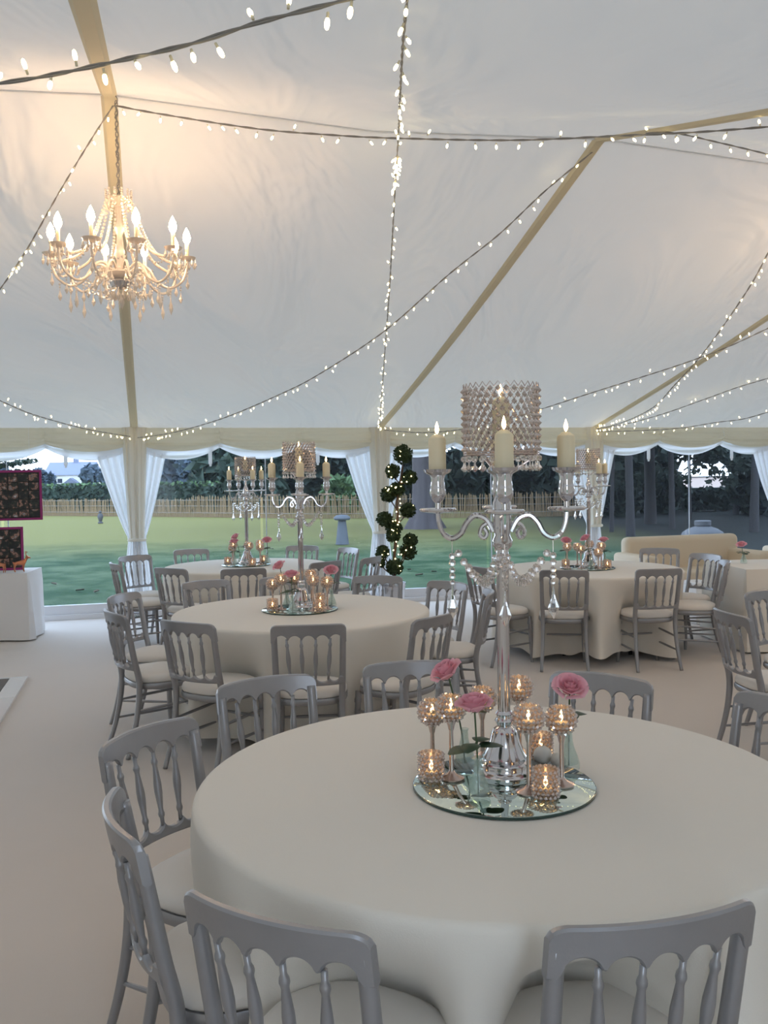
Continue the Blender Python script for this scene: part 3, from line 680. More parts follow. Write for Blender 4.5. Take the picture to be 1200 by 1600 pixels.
# ---------------------------------------------------------------- chandelier
def make_chandelier(loc, ztop):
    root = empty('chandelier', loc, 0, 'lit crystal chandelier with ten candle bulbs hanging from the tent ridge', 'chandelier')
    ch = MB()
    n = int((ztop - .46) / .028)
    for i in range(n):
        z = .46 + i * .028; M = Matrix.Rotation(i * pi / 2, 3, 'Z'); ch.tube([Vector((0, 0, z)) + M @ Vector((.008 * cos(t * pi / 4), 0, .018 * sin(t * pi / 4))) for t in range(9)], .0026, 5, cap=False)
    ch.tube([(.008 * sin(j * .9), .008 * cos(j * .9), .46 + (ztop - .46) * j / 60) for j in range(61)], .0035, 5)
    stuff(ch.build('chain', 'wire', root))
    MB().lathe([(.02, -.02), (.06, .0), (.075, .03), (.06, .05), (.025, .06), (.02, .10), (.032, .13), (.022, .17), (.016, .24), (.028, .28), (.016, .31), (.016, .40), (.05, .43), (.056, .445), (.015, .46)], n=20).build('column', 'crystal_warm', root)
    MB().lathe([(.004, -.06), (.05, -.045), (.062, -.02), (.05, 0), (.02, .01)], n=18).build('bowl', 'chrome', root)
    cr = MB()
    for i in range(12):
        a = 2 * pi * i / 12; cr.drop((.07 * cos(a), .07 * sin(a), .43), .010, .050)
        for j in range(5): cr.bead((.07 * cos(a), .07 * sin(a), .43 + .013 * j), .0075)
    stuff(cr.build('crown_beads', 'crystal_warm', root, smooth=False))
    for k in range(10):
        a = 2 * pi * k / 10 + .2; R = lambda x, z, da=0: (x * cos(a + da), x * sin(a + da), z)
        arm = MB().tube(catmull([R(.045, .03), R(.10, .075), R(.15, .06), R(.20, -.015), R(.27, -.045), R(.335, -.005), R(.362, .06), R(.365, .11)], 5), .0075, 7).build('arm', 'crystal_warm', root, angle=0)
        MB().lathe([(.012, .108), (.040, .118), (.050, .130), (.046, .131), (.012, .122)], R(.365, 0), 12).build('bobeche', 'crystal_warm', arm)
        MB().lathe([(.010, .125), (.0105, .205), (.006, .207)], R(.365, 0), 10).build('candle_tube', 'wax', arm)
        MB().lathe([(.006, .205), (.018, .222), (.022, .240), (.017, .264), (.007, .286), (.0005, .298)], R(.365, 0), 12).build('bulb', 'bulb_lit', arm)
        b = MB()
        for q in range(8):
            t = 2 * pi * q / 8; x, y, z = R(.365, .118); b.drop((x + .047 * cos(t), y + .047 * sin(t), z), .009, .050)
        for (rad, z, h) in ((.365, -.01 + .06, .07), (.20, -.03, .075), (.27, -.055, .11), (.325, -.03, .07), (.12, .05, .06)):
            x, y, z2 = R(rad, z); b.bead((x, y, z2 - .008), .007); b.bead((x, y, z2 - .024), .006); b.drop((x, y, z2 - .03), .012, h)
        stuff(b.build('drops', 'crystal_warm', arm, smooth=False))
        s = MB(); A, B = Vector(R(.066, .44)), Vector(R(.30, .09))      # strand from the crown to each arm
        for i in range(34): t = i / 33; p = A.lerp(B, t); p.z -= .12 * sin(pi * t) * (1 - .3 * t); s.bead(p, .009)
        A, B = Vector(R(.365, .115)), Vector(R(.365, .115, 2 * pi / 10))  # swag between neighbours
        for i in range(1, 12): t = i / 12; p = A.lerp(B, t); p.z -= .085 * (1 - (2 * t - 1) ** 2); s.bead(p, .0065)
        A, B = Vector(R(.20, -.02)), Vector(R(.06, -.05))
        for i in range(1, 9): t = i / 9; p = A.lerp(B, t); p.z -= .055 * (1 - (2 * t - 1) ** 2); s.bead(p, .0065)
        stuff(s.build('bead_strand', 'crystal_warm', root, smooth=False))
    low = MB()
    for i in range(12): a = 2 * pi * i / 12; low.drop((.05 * cos(a), .05 * sin(a), -.05), .011, .07)
    low.drop((0, 0, -.06), .018, .11); stuff(low.build('bottom_drops', 'crystal_warm', root, smooth=False))
    return root
RL = tent(pole_u(-1), DR, 0); cz = 2.745
CHL = make_chandelier((RL.x + .045, RL.y - .02, cz), ZR - .015 - cz)
c2 = copy_tree(CHL); r2 = tent(U0 + 2.45, DR, 0); c2.location = (r2.x, r2.y, 2.42); c2['label'] = 'second lit crystal chandelier past the right edge of the room view'

# ---------------------------------------------------------------- fairy-light strings
bulb_mb = MB(); bulb_mb.lathe([(.0022, 0), (.0042, -.002), (.0040, -.016), (.0030, -.018)], n=6, mi=1); bulb_mb.lathe([(.0045, -.016), (.0066, -.022), (.0070, -.032), (.0045, -.041), (.0004, -.044)], n=8, mi=0)
bulb_mb.v = [(x * .85, y * .85, z * .85) for x, y, z in bulb_mb.v]
bulb_proto = bulb_mb.build('bulb', ['fairy_lit', 'fairy_holder']); bulb_mesh = bulb_proto.data; bpy.data.objects.remove(bulb_proto)
def light_string(name_label, pts, gap=.115, thick=.004, seed=0, bunch=()):
    rr = random.Random(seed); P = catmull(pts, 10); L = [0]
    for a, b in zip(P[:-1], P[1:]): L.append(L[-1] + (b - a).length)
    org = P[0]; root = empty('fairy_light_string', org, 0, name_label, 'fairy lights', 'fairy-light strings under the tent roof')
    w1, w2 = [], []; nn = max(20, int(L[-1] / .04)); j = 0
    def along(s):
        nonlocal j
        j = 0
        while j < len(L) - 2 and L[j + 1] < s: j += 1
        t = (s - L[j]) / max(1e-6, L[j + 1] - L[j]); return P[j].lerp(P[j + 1], t)
    for i in range(nn + 1):
        p = along(L[-1] * i / nn) - org; a = i * 1.1; o = Vector((cos(a), sin(a) * .5, sin(a))) * thick * .9; w1.append(p + o); w2.append(p - o)
    mb = MB(); mb.tube(w1, thick * .75, 5); mb.tube(w2, thick * .75, 5); mb.build('cable', 'wire', root, angle=0)
    ss = []; s = gap * rr.random()
    while s < L[-1]: ss.append(s); s += gap * (.65 + .7 * rr.random())
    for (c, hw, n) in bunch: ss += [min(L[-1], max(0, L[-1] * (c + hw * (2 * rr.random() - 1)))) for _ in range(n)]
    for s in ss:
        p = along(s) - org; o = bpy.data.objects.new('bulb', bulb_mesh); COL.objects.link(o); o.parent = root
        up = rr.random() < .22; d = Vector((rr.uniform(-.8, .8), rr.uniform(-.8, .8), 1.0 if up else -1.0)).normalized()
        o.location = p + d * (.006 + .012 * rr.random()); o.rotation_euler = (-d).to_track_quat('Z', 'Y').to_euler()
    return root
def on_plane(A, B, pxs):                     # points of a string hung in the vertical plane through A and B
    d = (B - A); n = Vector((-d.y, d.x, 0)).normalized(); out = []
    for px, py in pxs:
        r = ray(px, py); s = n.dot(Vector((A.x, A.y, 0))) / n.dot(Vector((r.x, r.y, 0))); out.append(r * s + Vector((0, 0, CAM_H)))
    return out
def W_(k): return tent(pole_u(k), .12, 0)
def R_(k): return tent(pole_u(k), DR, 0)
light_string('fairy-light string with thick cable crossing the top left corner', [at(px, py, Y) for px, py, Y in ((-60, 140, 2.3), (0, 130, 2.25), (75, 118, 2.2), (180, 96, 2.1), (300, 68, 2.0), (400, 36, 1.95), (545, -2, 1.85), (640, -35, 1.8))], .085, .0045, 1)
def s2(y): return 2.979 / ((750 - y) / 1390 + .2117)
def s2n(y): return (3.52 - .24 * 5 - 1.6) / ((750 - y) / 1390 - .24)
light_string('fairy-light string running from the middle tent pole up over the room centre', [at(px, py, s2(py)) for px, py in ((593, 667), (597, 610), (602, 540), (608, 460), (612, 390), (617, 300), (622, 217))] + [at(px, py, s2n(py)) for px, py in ((625, 150), (629, 75), (636, 0), (640, -45))], .14, .0035, 2, [(.635, .02, 22), (.03, .035, 12), (.12, .04, 5)])
light_string('fairy-light string crossing level from the chandelier ridge to the right edge', [at(px, py, Y) for px, py, Y in ((181, 165, 4.98), (250, 178, 4.98), (400, 201, 4.97), (520, 211, 4.96), (622, 216, 4.95), (800, 219, 4.8), (950, 213, 4.6), (1080, 207, 4.45), (1200, 198, 4.3), (1260, 192, 4.2))], .115, .0045, 3)
light_string('short fairy-light string dipping to the right edge below the level one', [at(px, py, Y) for px, py, Y in ((1010, 208, 5.0), (1055, 208, 5.1), (1120, 222, 5.25), (1200, 241, 5.4), (1260, 256, 5.5))], .115, .004, 4)
light_string('fairy-light string slanting from the chandelier down to the left edge', on_plane(R_(-1), W_(-2), ((177, 165), (140, 222), (90, 305), (40, 393), (0, 452), (-40, 505))), .10, .004, 5, [(.75, .2, 6)])
light_string('fairy-light string swooping from the right ridge down to the left curtain pole', on_plane(R_(0), W_(-1), ((925, 238), (850, 300), (780, 366), (700, 430), (600, 518), (500, 584), (440, 615), (350, 653), (270, 676), (215, 684))), .12, .004, 6, [(.93, .06, 8)])
light_string('fairy-light string descending from the left edge to the left curtain pole', on_plane(R_(-2), W_(-1), ((-60, 600), (0, 626), (50, 647), (120, 667), (160, 675), (203, 682))), .085, .004, 7)
light_string('steep fairy-light string rising from the right curtain pole to the right edge', on_plane(W_(1), Vector((3.0, 5, 0)), ((925, 672), (970, 661), (1020, 637), (1050, 606), (1100, 550), (1165, 458), (1200, 395), (1240, 310))), .10, .004, 8, [(.12, .12, 8)])
light_string('sagging fairy-light string from the topiary curtain to the upper right edge', on_plane(R_(1), W_(0), ((600, 672), (660, 676), (720, 671), (780, 658), (840, 641), (930, 612), (1050, 574), (1130, 545), (1200, 513), (1250, 490))), .115, .004, 9)
light_string('shallow fairy-light string from the right curtain pole to the right edge', on_plane(R_(2), W_(1), ((928, 671), (980, 662), (1041, 645), (1106, 622), (1153, 605), (1200, 591), (1250, 573))), .11, .004, 10)
light_string('lowest fairy-light string along the valance above the sofa window', [at(px, py, Y) for px, py, Y in ((930, 674, 11.6), (996, 673, 11.5), (1062, 669, 11.3), (1119, 660, 11.1), (1160, 655, 10.9), (1200, 644, 10.7), (1250, 630, 10.4))], .10, .004, 11)

# ---------------------------------------------------------------- topiary by the middle curtain
def topiary():
    Y = 10.55; b = at(612, 930, Y); b.z = 0
    root = empty('topiary_tree', b, 0, 'lit cloud-pruned topiary tree in a silver pot before the middle curtain', 'topiary')
    f = lambda cx, cy: at(560 + cx / 6.157, 680 + cy / 6.157, Y) - b
    MB().lathe([(.12, 0), (.13, .02), (.165, .34), (.175, .35), (.175, .38), (.155, .38), (.15, .34), (.0005, .33)], n=24).build('pot', 'chrome', root)
    MB().tube(catmull([(0, 0, .33), f(350, 1330), f(345, 1180), f(360, 1000), f(378, 780), f(372, 640), f(400, 470), f(425, 300), f(430, 190)], 5), [.02] * 20 + [.014] * 15 + [.009] * 6, 7).build('trunk', 'bark_brown', root)
    B = [(430, 185, 85), (330, 350, 66), (492, 410, 66), (372, 520, 66), (290, 570, 72), (475, 720, 66), (250, 805, 66), (345, 890, 72), (335, 965, 60), (500, 1010, 62), (480, 1120, 74), (232, 1125, 60), (195, 1225, 55), (350, 1262, 76)]
    joint = {1: (390, 460), 2: (405, 470), 4: (375, 720), 5: (380, 850), 6: (370, 860), 9: (350, 1330), 10: (350, 1330), 11: (350, 1340), 12: (350, 1360)}
    rr = random.Random(3)
    for i, (cx, cy, r) in enumerate(B):
        p = f(cx, cy) + Vector((0, rr.uniform(-.05, .05), 0)); R = r / 6.157 / 1390 * Y
        mb = MB(); leafsoup(mb, [(tuple(p), (R, R, R * .97))], 420, .019, .35, core=.86); stuff(mb.build('leaf_ball', 'topiary', root, smooth=False))
        if i in joint: MB().tube(catmull([f(*joint[i]), f(*joint[i]).lerp(p, .55) + Vector((0, 0, -.02)), p], 4), .007, 6).build('branch', 'bark_brown', root)
    lm = MB().sphere((0, 0, 0), .0075, 6, 4).build('bulb', 'fairy_lit'); me = lm.data; bpy.data.objects.remove(lm)
    for i in range(62):
        if i < 40:
            cx, cy, r = B[i % len(B)]; a = rr.uniform(0, 2 * pi); q = r * rr.uniform(.3, 1.02); p = f(cx + q * cos(a), cy + q * sin(a)); p.y -= (r / 6.157 / 1390 * Y) * math.sqrt(max(0, 1.1 - (q / r) ** 2))
        else: t = (i - 40) / 22; p = f(350 + 40 * (1 - t) * rr.random() + 30 * (1 - t), 450 + 900 * t) + Vector((rr.uniform(-.03, .03), -.03, 0))
        o = bpy.data.objects.new('bulb', me); COL.objects.link(o); o.parent = root; o.location = p
topiary()

# ---------------------------------------------------------------- left side: photo boards, display table, dance floor
def cloth_table(x0, x1, y0, y1, h, name, m, label, cat, rz, origin, amp=.02, pleat=26, seed=1):
    root = empty('display_table', origin, rz, 'trestle table hidden under the cloth ' + label[1], 'table')
    MB().box(((x0 + x1) / 2, (y0 + y1) / 2, h - .02), (x1 - x0 - .02, y1 - y0 - .02, .025)).build('table_top', 'table_wood', root, smooth=False)
    for lx in (x0 + .08, x1 - .08):
        for ly in (y0 + .08, y1 - .08): MB().tube([(lx, ly, 0), (lx, ly, h - .03)], .014, 6).build('leg', 'black_metal', root)
    per = 2 * (x1 - x0 + y1 - y0)
    def edge(a):
        s = a * per
        if s < x1 - x0: return Vector((x0 + s, y0)), Vector((0, -1))
        s -= x1 - x0
        if s < y1 - y0: return Vector((x1, y0 + s)), Vector((1, 0))
        s -= y1 - y0
        if s < x1 - x0: return Vector((x1 - s, y1)), Vector((0, 1))
        s -= x1 - x0; return Vector((x0, y1 - s)), Vector((-1, 0))
    cxm, cym = (x0 + x1) / 2, (y0 + y1) / 2
    def fn(a, b):
        p, n = edge(a % 1.0)
        if b < .2: q = b / .2; return (cxm + (p.x - cxm) * q, cym + (p.y - cym) * q, h)
        q = (b - .2) / .8; o = (.012 + .035 * q) * min(1, q * 6 + .05) + amp * q * sin(a * per * pleat * .5 + seed) + .6 * amp * q * sin(a * per * pleat * .23 + 2 * seed)
        cr = (Vector((p.x - cxm, p.y - cym))).normalized(); k = n * .75 + cr * .35
        return (p.x + k.x * o, p.y + k.y * o, h - (h - .015) * q)
    c = MB().grid(fn, 200, 20, closed=True).build('tablecloth', m, angle=40); c.location = origin; c.rotation_euler = (0, 0, rz); tag(c, label[0], 'tablecloth')
    return root
o = onz(66, 1000, 0)
cloth_table(-1.9, -.13, 0, .62, .70, 'display_table', 'white_cloth', ('white pleated cloth on the display table below the photo boards', 'below the photo boards'), 'table', AL * .55, (o.x, o.y, 0), .02, 30)
def photo_board(c, wd, ht, rz, label, nx, ny, seed, hung):
    root = empty('photo_board', c, rz, label, 'photo board', 'photo collage boards'); rr = random.Random(seed)
    MB().box((0, 0, ht / 2), (wd, .012, ht)).build('backing', 'black_gloss', root, smooth=False)
    for (x, z, a, b) in ((0, .012, wd, .024), (0, ht - .012, wd, .024), (-wd / 2 + .012, ht / 2, .024, ht - .048), (wd / 2 - .012, ht / 2, .024, ht - .048)): MB().box((x, -.006, z), (a, .022, b)).build('frame_bar', 'magenta', root, smooth=False)
    iw, ih = wd - .06, ht - .06
    for i in range(nx):
        for j in range(ny):
            w_, h_ = iw / nx * rr.uniform(.82, .97), ih / ny * rr.uniform(.8, .97); z = .03 + ih * (j + .5) / ny
            MB().box((0, 0, 0), (w_, .003, h_)).build('photo', 'photo_print', root, smooth=False).location = (-iw / 2 + iw * (i + .5) / nx, -.009 - .001 * rr.random(), z)
    if hung:
        for x in (-wd * .35, wd * .35): MB().tube([(x, 0, ht), (x, 0, hung)], .0015, 4).build('hanging_cord', 'lining', root)
    return root
p1 = at(67, 812, 9.75); p2 = at(38, 890, 9.5)
rz = AL
photo_board((p1.x - .40 * cos(rz), p1.y - .40 * sin(rz), p1.z), .80, .545, rz, 'magenta-framed photo collage board hanging highest at the left edge', 7, 5, 1, ZE - p1.z - .02)
photo_board((p2.x - .36 * cos(rz), p2.y - .36 * sin(rz), .702), .72, .46, rz, 'magenta-framed photo collage board standing on the display table', 6, 4, 2, 0)
def deer(loc, rz, s, label):
    root = empty('deer_figurine', loc, rz, label, 'figurine', 'copper deer figurines'); root.scale = (s, s, s)
    me = bpy.data.meshes.new('body'); V = [(-.04, 0, .095), (0, 0, .098), (.04, 0, .10), (.062, 0, .125), (.075, 0, .155), (.098, 0, .150), (.112, 0, .143), (-.058, 0, .10), (-.066, 0, .112)]
    E = [(0, 1), (1, 2), (2, 3), (3, 4), (4, 5), (5, 6), (0, 7), (7, 8)]; R = [.023, .021, .024, .015, .013, .010, .006, .008, .004]
    for (j, x) in ((0, -.045), (2, .042)):
        for sy in (-1, 1):
            b = len(V); V += [(x, sy * .013, .075), (x - .006, sy * .014, .045), (x + .002, sy * .014, .003)]; E += [(j, b), (b, b + 1), (b + 1, b + 2)]; R += [.012, .006, .005]
    b = len(V)
    for sy in (-1, 1): V.append((.070, sy * .022, .176)); E.append((4, len(V) - 1)); R.append(.0045)
    me.from_pydata(V, E, []); o = bpy.data.objects.new('body', me); COL.objects.link(o); o.parent = root; me.materials.append(MATS['copper'])
    sk = o.modifiers.new('skin', 'SKIN'); ss = o.modifiers.new('sub', 'SUBSURF'); ss.levels = 1; ss.render_levels = 1
    for i, d in enumerate(me.skin_vertices[0].data): d.radius = (R[i], R[i])
    me.skin_vertices[0].data[1].use_root = True
    for sy in (-1, 1):
        mb = MB(); mb.tube(catmull([(.072, sy * .008, .165), (.064, sy * .018, .19), (.068, sy * .026, .22)], 4), [.003] * 4 + [.002] * 5, 5); mb.tube([(.065, sy * .020, .197), (.082, sy * .024, .212)], .0018, 5); mb.build('antler', 'copper', root)
    return root
q = at(31, 902, 9.18); deer((q.x, q.y, .703), AL + .3, 1.0, 'copper deer figurine on the display table, nearest its right end')
q = at(2, 903, 9.15); deer((q.x, q.y, .703), AL + 2.6, .9, 'copper deer figurine on the display table, cut by the left edge')
# dance floor corner: gloss tiles with a white edge ramp
c = onz(44, 1060); e2 = onz(0, 1132); dv = (e2 - c).normalized(); sv = Vector((-dv.y, dv.x, 0)); sv = sv if sv.x < 0 else -sv
root = empty('dance_floor', c, 0, 'low dance floor with black gloss tiles and white gloss edging at the left edge', 'dance floor')
L2 = lambda a, b, z: tuple(dv * a + sv * b + Vector((0, 0, z)))
def slab(a0, a1, b0, b1, name, m, z=.018, ramp=False):
    mb = MB(); zz = .004 if ramp else z
    mb.add([L2(a0, b0, 0), L2(a1, b0, 0), L2(a1, b1, 0), L2(a0, b1, 0), L2(a0, b0, zz), L2(a1, b0, zz), L2(a1, b1, z), L2(a0, b1, z)], [(0, 1, 2, 3), (4, 7, 6, 5), (0, 4, 5, 1), (1, 5, 6, 2), (2, 6, 7, 3), (3, 7, 4, 0)]); return mb.build(name, m, root, smooth=False)
for i in range(4): slab(.045 + .72 * i, .035 + .72 * (i + 1), 0, .135, 'edge_strip', 'white_gloss', .02)
for i in range(3): slab(0, .04, 0 if i == 0 else .14 + .72 * (i - 1), .135 if i == 0 else .13 + .72 * i, 'edge_strip', 'white_gloss', .02)
for i in range(4):
    for j in range(2): slab(.045 + .72 * i, .035 + .72 * (i + 1), .14 + .72 * j, .13 + .72 * (j + 1), 'floor_tile', 'black_gloss' if (i + j) % 2 == 0 else 'black_gloss', .02)

# ---------------------------------------------------------------- lounge on the right
def cushion(mb, c, d, r=.04, rz=0, n=6):
    """box with well rounded edges"""
    cx, cy, cz = c; hx, hy, hz = d[0] / 2, d[1] / 2, d[2] / 2; b = bmesh.new(); bmesh.ops.create_cube(b, size=1.0)
    for v in b.verts: v.co = Vector((v.co.x * d[0], v.co.y * d[1], v.co.z * d[2]))
    bmesh.ops.bevel(b, geom=list(b.edges), offset=r, segments=4, profile=.5, affect='EDGES')
    idx = {v: i for i, v in enumerate(b.verts)}; mb.add([(cx + v.co.x, cy + v.co.y, cz + v.co.z) for v in b.verts], [[idx[v] for v in f.verts] for f in b.faces]); b.free(); return mb
def sofa(loc, rz, wd, label, back=True):
    root = empty('sofa', loc, rz, label, 'sofa', 'ivory lounge sofas')
    cushion(MB(), (wd / 2, .38, .20), (wd - .3, .70, .30), .03).build('base', 'sofa', root)
    for i in range(2): cushion(MB(), (.17 + (wd - .34) * (i + .5) / 2, .33, .405), ((wd - .34) / 2 - .01, .60, .13), .035).build('seat_cushion', 'sofa', root)
    cushion(MB(), (wd / 2 + .06, .70, .52), (wd - .12, .18, .66), .07).build('backrest', 'sofa', root)
    for x in (.09, wd - .09): cushion(MB(), (x, .38, .36), (.18, .74, .62), .05).build('armrest', 'sofa', root)
    for x in (.1, wd - .1):
        for y in (.1, .7): MB().lathe([(.02, 0), (.025, .06)], (x, y, 0), 10).build('leg', 'black_metal', root)
    return root
s0 = at(1012, 950, 10.15)
sofa((s0.x, s0.y, 0), math.radians(17), 1.75, 'ivory sofa with a long plain backrest in front of the dark window')
s1 = s0 + Vector((cos(math.radians(17)) * 1.90, sin(math.radians(17)) * 1.90, 0))
sofa((s1.x + .3, s1.y + .15, 0), math.radians(17), 1.7, 'pale sofa cut by the right edge beside the long sofa')
q = at(1090, 930, 9.62)
t = empty('pouffe', (q.x, q.y, 0), math.radians(17), 'small white cube pouffe in front of the sofa arm', 'pouffe')
cushion(MB(), (0, 0, .21), (.24, .30, .42), .02).build('body', 'pouffe', t); cushion(MB(), (0, 0, .425), (.24, .30, .05), .02).build('top_pad', 'pouffe', t)
q = onz(1165, 962, 0); q = at(1166, 879, 7.9)
tb = cloth_table(0, 1.1, 0, .9, .75, 'side_table', 'tablecloth', ('plain beige cloth on the square table at the right edge by the sofas', 'at the right edge by the sofas'), 'table', .05, (q.x, q.y, 0), .006, 8, 2)
vp = Vector((q.x + .20, q.y + .55, .75)); tag(place(vase0, vp), 'clear bud vase on the square table at the right edge', 'vase', 'glass bud vases')
r = make_rose(.17, (-.02, 0), .10, 5); r.location = vp; tag(r, 'pink rose in the bud vase on the square table at the right edge', 'flower', 'pink roses')

# ---------------------------------------------------------------- the garden outside
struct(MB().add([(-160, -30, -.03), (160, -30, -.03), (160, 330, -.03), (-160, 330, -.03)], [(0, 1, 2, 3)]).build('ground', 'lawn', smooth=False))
# chestnut paling fence
FP = [(-22, 49.5), (-17, 47), (-9, 42.5), (-3, 38.5), (4, 37), (9.6, 37)]
fence = empty('paling_fence', (0, 0, 0), 0, 'low chestnut paling fence across the lawn in front of the hedge', 'fence')
pm = MB(); pm.lathe([(.026, 0), (.024, .94), (.004, 1.0)], n=5); pp = pm.build('pale', 'pale_wood', fence, smooth=False); me = pp.data
tot = 0; seg = []
for a, b in zip(FP[:-1], FP[1:]): seg.append((Vector((*a, 0)), Vector((*b, 0)), tot)); tot += (Vector((*b, 0)) - Vector((*a, 0))).length
def fpt(s):
    for a, b, t0 in seg[::-1]:
        if s >= t0: return a + (b - a).normalized() * (s - t0)
NP = 296; rr = random.Random(5)
for i in range(NP):
    o = pp if i == 0 else bpy.data.objects.new('pale', me)
    if i: COL.objects.link(o); o.parent = fence
    o.location = fpt(tot * i / NP) + Vector((0, 0, -.05)); o.rotation_euler = (rr.uniform(-.05, .05), rr.uniform(-.10, .10), rr.random() * 6); o.scale = (1, 1, .82 + .14 * rr.random() if i < NP * .42 else .95 + .14 * rr.random())
mb = MB()
for i in range(NP):                        # the pales past the first three hundred, one between each pair
    q = fpt(tot * (i + .5) / NP); k_ = rr.uniform(.80, .95) if i < NP * .42 else rr.uniform(.93, 1.08); M_ = Matrix.Rotation(rr.uniform(-.10, .10), 3, 'Y'); mb.lathe([(.024, -.05), (.022, .90 * k_), (.004, .95 * k_)], q, 5, M=M_)
stuff(mb.build('other_pales', 'pale_wood', fence, smooth=False))
for z in (.18, .5, .78): MB().tube([fpt(tot * i / 60 * .999) + Vector((0, -.04, z)) for i in range(61)], .012, 4).build('fence_wire', 'wire', fence)
def bush(name, blobs, n, size, m, label, cat, trunk=None, group=None, core=.74, shell=.5, bm='bark'):
    c0 = Vector(blobs[0][0]); root = empty(name, (c0.x, c0.y, 0), 0, label, cat, group); off = np.array([c0.x, c0.y, 0])
    bl = [((b[0][0] - c0.x, b[0][1] - c0.y, b[0][2]), b[1]) for b in blobs]
    stuff(leafsoup(MB(), bl, n, size, shell, core=core).build('crown', m, root, smooth=False))
    if trunk: MB().tube([Vector(p) - Vector((c0.x, c0.y, 0)) for p, r in trunk], [r for p, r in trunk], 12).build('trunk', bm, root)
    return root
def blobrow(a, b, n, r, zc, jit, seed):
    rr = random.Random(seed); out = []
    for i in range(n):
        t = (i + .5) / n; p = Vector(a).lerp(Vector(b), t); k = 1 + rr.uniform(-jit, jit); out.append(((p.x, p.y + rr.uniform(-.5, .5), zc * k), (r[0] * k, r[1] * k, r[2] * k)))
    return out
# clipped hedge behind the fence: a tall box of leaves with a lighter top
def hedge(a, b, h, d, n, m, label, mtop=None):
    a, b = Vector(a), Vector(b); L = (b - a).length; rz = math.atan2(b.y - a.y, b.x - a.x); root = empty('hedge', a, rz, label, 'hedge')
    mb = MB(); mb.box((L / 2, 0, h / 2), (L, d * .8, h * .94)); k = n; q = np.stack([RNG.random(k) * L, (RNG.random(k) - .5) * d, RNG.random(k) * h], 1); q[: k // 2, 1] = -d / 2 * (.8 + .3 * RNG.random(k // 2))
    def quads(mb, q, size):
        k = len(q); u = RNG.normal(size=(k, 3)); u /= np.linalg.norm(u, axis=1)[:, None]; v = np.cross(u, RNG.normal(size=(k, 3))); v /= np.linalg.norm(v, axis=1)[:, None]; u *= size; v *= size * .6
        mb.add(np.stack([q - u, q - v, q + u, q + v], 1).reshape(-1, 3).tolist(), [(4 * i, 4 * i + 1, 4 * i + 2, 4 * i + 3) for i in range(k)])
    quads(mb, q, .16); stuff(mb.build('leaf_mass', m, root, smooth=False))
    if mtop:
        mt = MB(); k = n // 3; q = np.stack([RNG.random(k) * L, (RNG.random(k) - .5) * d, h * (.88 + .14 * RNG.random(k))], 1); quads(mt, q, .15); mt.box((L / 2, 0, h * .96), (L, d * .8, .06)); o = stuff(mt.build('clipped_top', mtop, root, smooth=False)); o['label'] = 'pale fresh green clipped hedge top'
hedge((-40, 60, 0), (-8.5, 49.5, 0), 1.62, 1.6, 5000, 'foliage_mid', 'long clipped hedge behind the paling fence on the left', 'foliage_light')
# house and the trees round it, far off on the left
h0 = at(85, 757, 190); h1 = at(126, 757, 190)
ho = empty('cottage_outside', ((h0.x + h1.x) / 2, 190, 0), 0, 'white cottage with slate roof and chimney far beyond the hedge', 'house'); hw = 9.5
MB().box((0, 4, 1.9), (hw, 8, 3.8)).build('wall', 'render_white', ho, smooth=False)
MB().add([(-hw / 2 - .4, -.4, 3.7), (hw / 2 + .4, -.4, 3.7), (hw / 2 + .4, 8.4, 3.7), (-hw / 2 - .4, 8.4, 3.7), (-hw / 2 - .4, 4, 6.6), (hw / 2 + .4, 4, 6.6)], [(0, 1, 5, 4), (2, 3, 4, 5), (0, 4, 3), (1, 2, 5), (3, 2, 1, 0)]).build('roof', 'slate', ho, smooth=False)
MB().box((.6, 4, 7.1), (.9, .9, 1.6)).build('chimney', 'slate', ho, smooth=False)
for x in (-3.4, -1.6): MB().box((x, -.03, 2.5), (1.0, .06, .9)).build('window', 'window_dark', ho, smooth=False)
po = MB().box((1.2, -.8, 1.0), (2.6, 1.6, 2.0)).build('porch', 'slate', ho, smooth=False)
MB().add([(-.3, -1.7, 2.0), (2.7, -1.7, 2.0), (2.7, 0, 2.0), (-.3, 0, 2.0), (1.2, -1.7, 3.1), (1.2, 0, 3.1)], [(0, 1, 4), (2, 3, 5), (0, 4, 5, 3), (1, 2, 5, 4), (3, 2, 1, 0)]).build('porch_roof', 'slate', po, smooth=False)
GT = 'trees beyond the hedge on the left'
def ptree(px, pytop, pybot, Y, wpx, n, m, label, name='tree', lump=5, seed=0, core=.8, size=None, group=None, tr=True):
    """a tree standing at depth Y that spans the given height"""
    rr = random.Random(seed); zt = at(px, pytop, Y).z; zb = max(0, at(px, pybot, Y).z); x = at(px, 750, Y).x; rw = wpx / 1390 * Y / 2; blobs = []; hz = (zt - zb) / 2
    blobs.append(((x, Y, (zt + zb) / 2), (rw * .8, rw * .8, hz * .95)))
    for i in range(lump): blobs.append(((x + rw * rr.uniform(-.6, .6), Y + rw * rr.uniform(-.5, .5), zb + 2 * hz * rr.uniform(.15, .85)), (rw * .45, rw * .45, min(rw * .45, hz * .5))))
    return bush(name, blobs, n, size or (.012 * Y if Y < 100 else .005 * Y), m, label, 'tree', [((x, Y, -.1), rw * .09 + .1), ((x, Y, (zt + zb) / 2), rw * .06 + .06)] if tr else None, group or GT, core)
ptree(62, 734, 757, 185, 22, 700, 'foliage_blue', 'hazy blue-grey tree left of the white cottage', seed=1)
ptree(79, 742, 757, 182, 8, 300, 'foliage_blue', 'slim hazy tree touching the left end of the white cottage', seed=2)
ptree(142, 728, 757, 186, 28, 700, 'foliage_blue', 'hazy rounded tree right of the white cottage', seed=3)
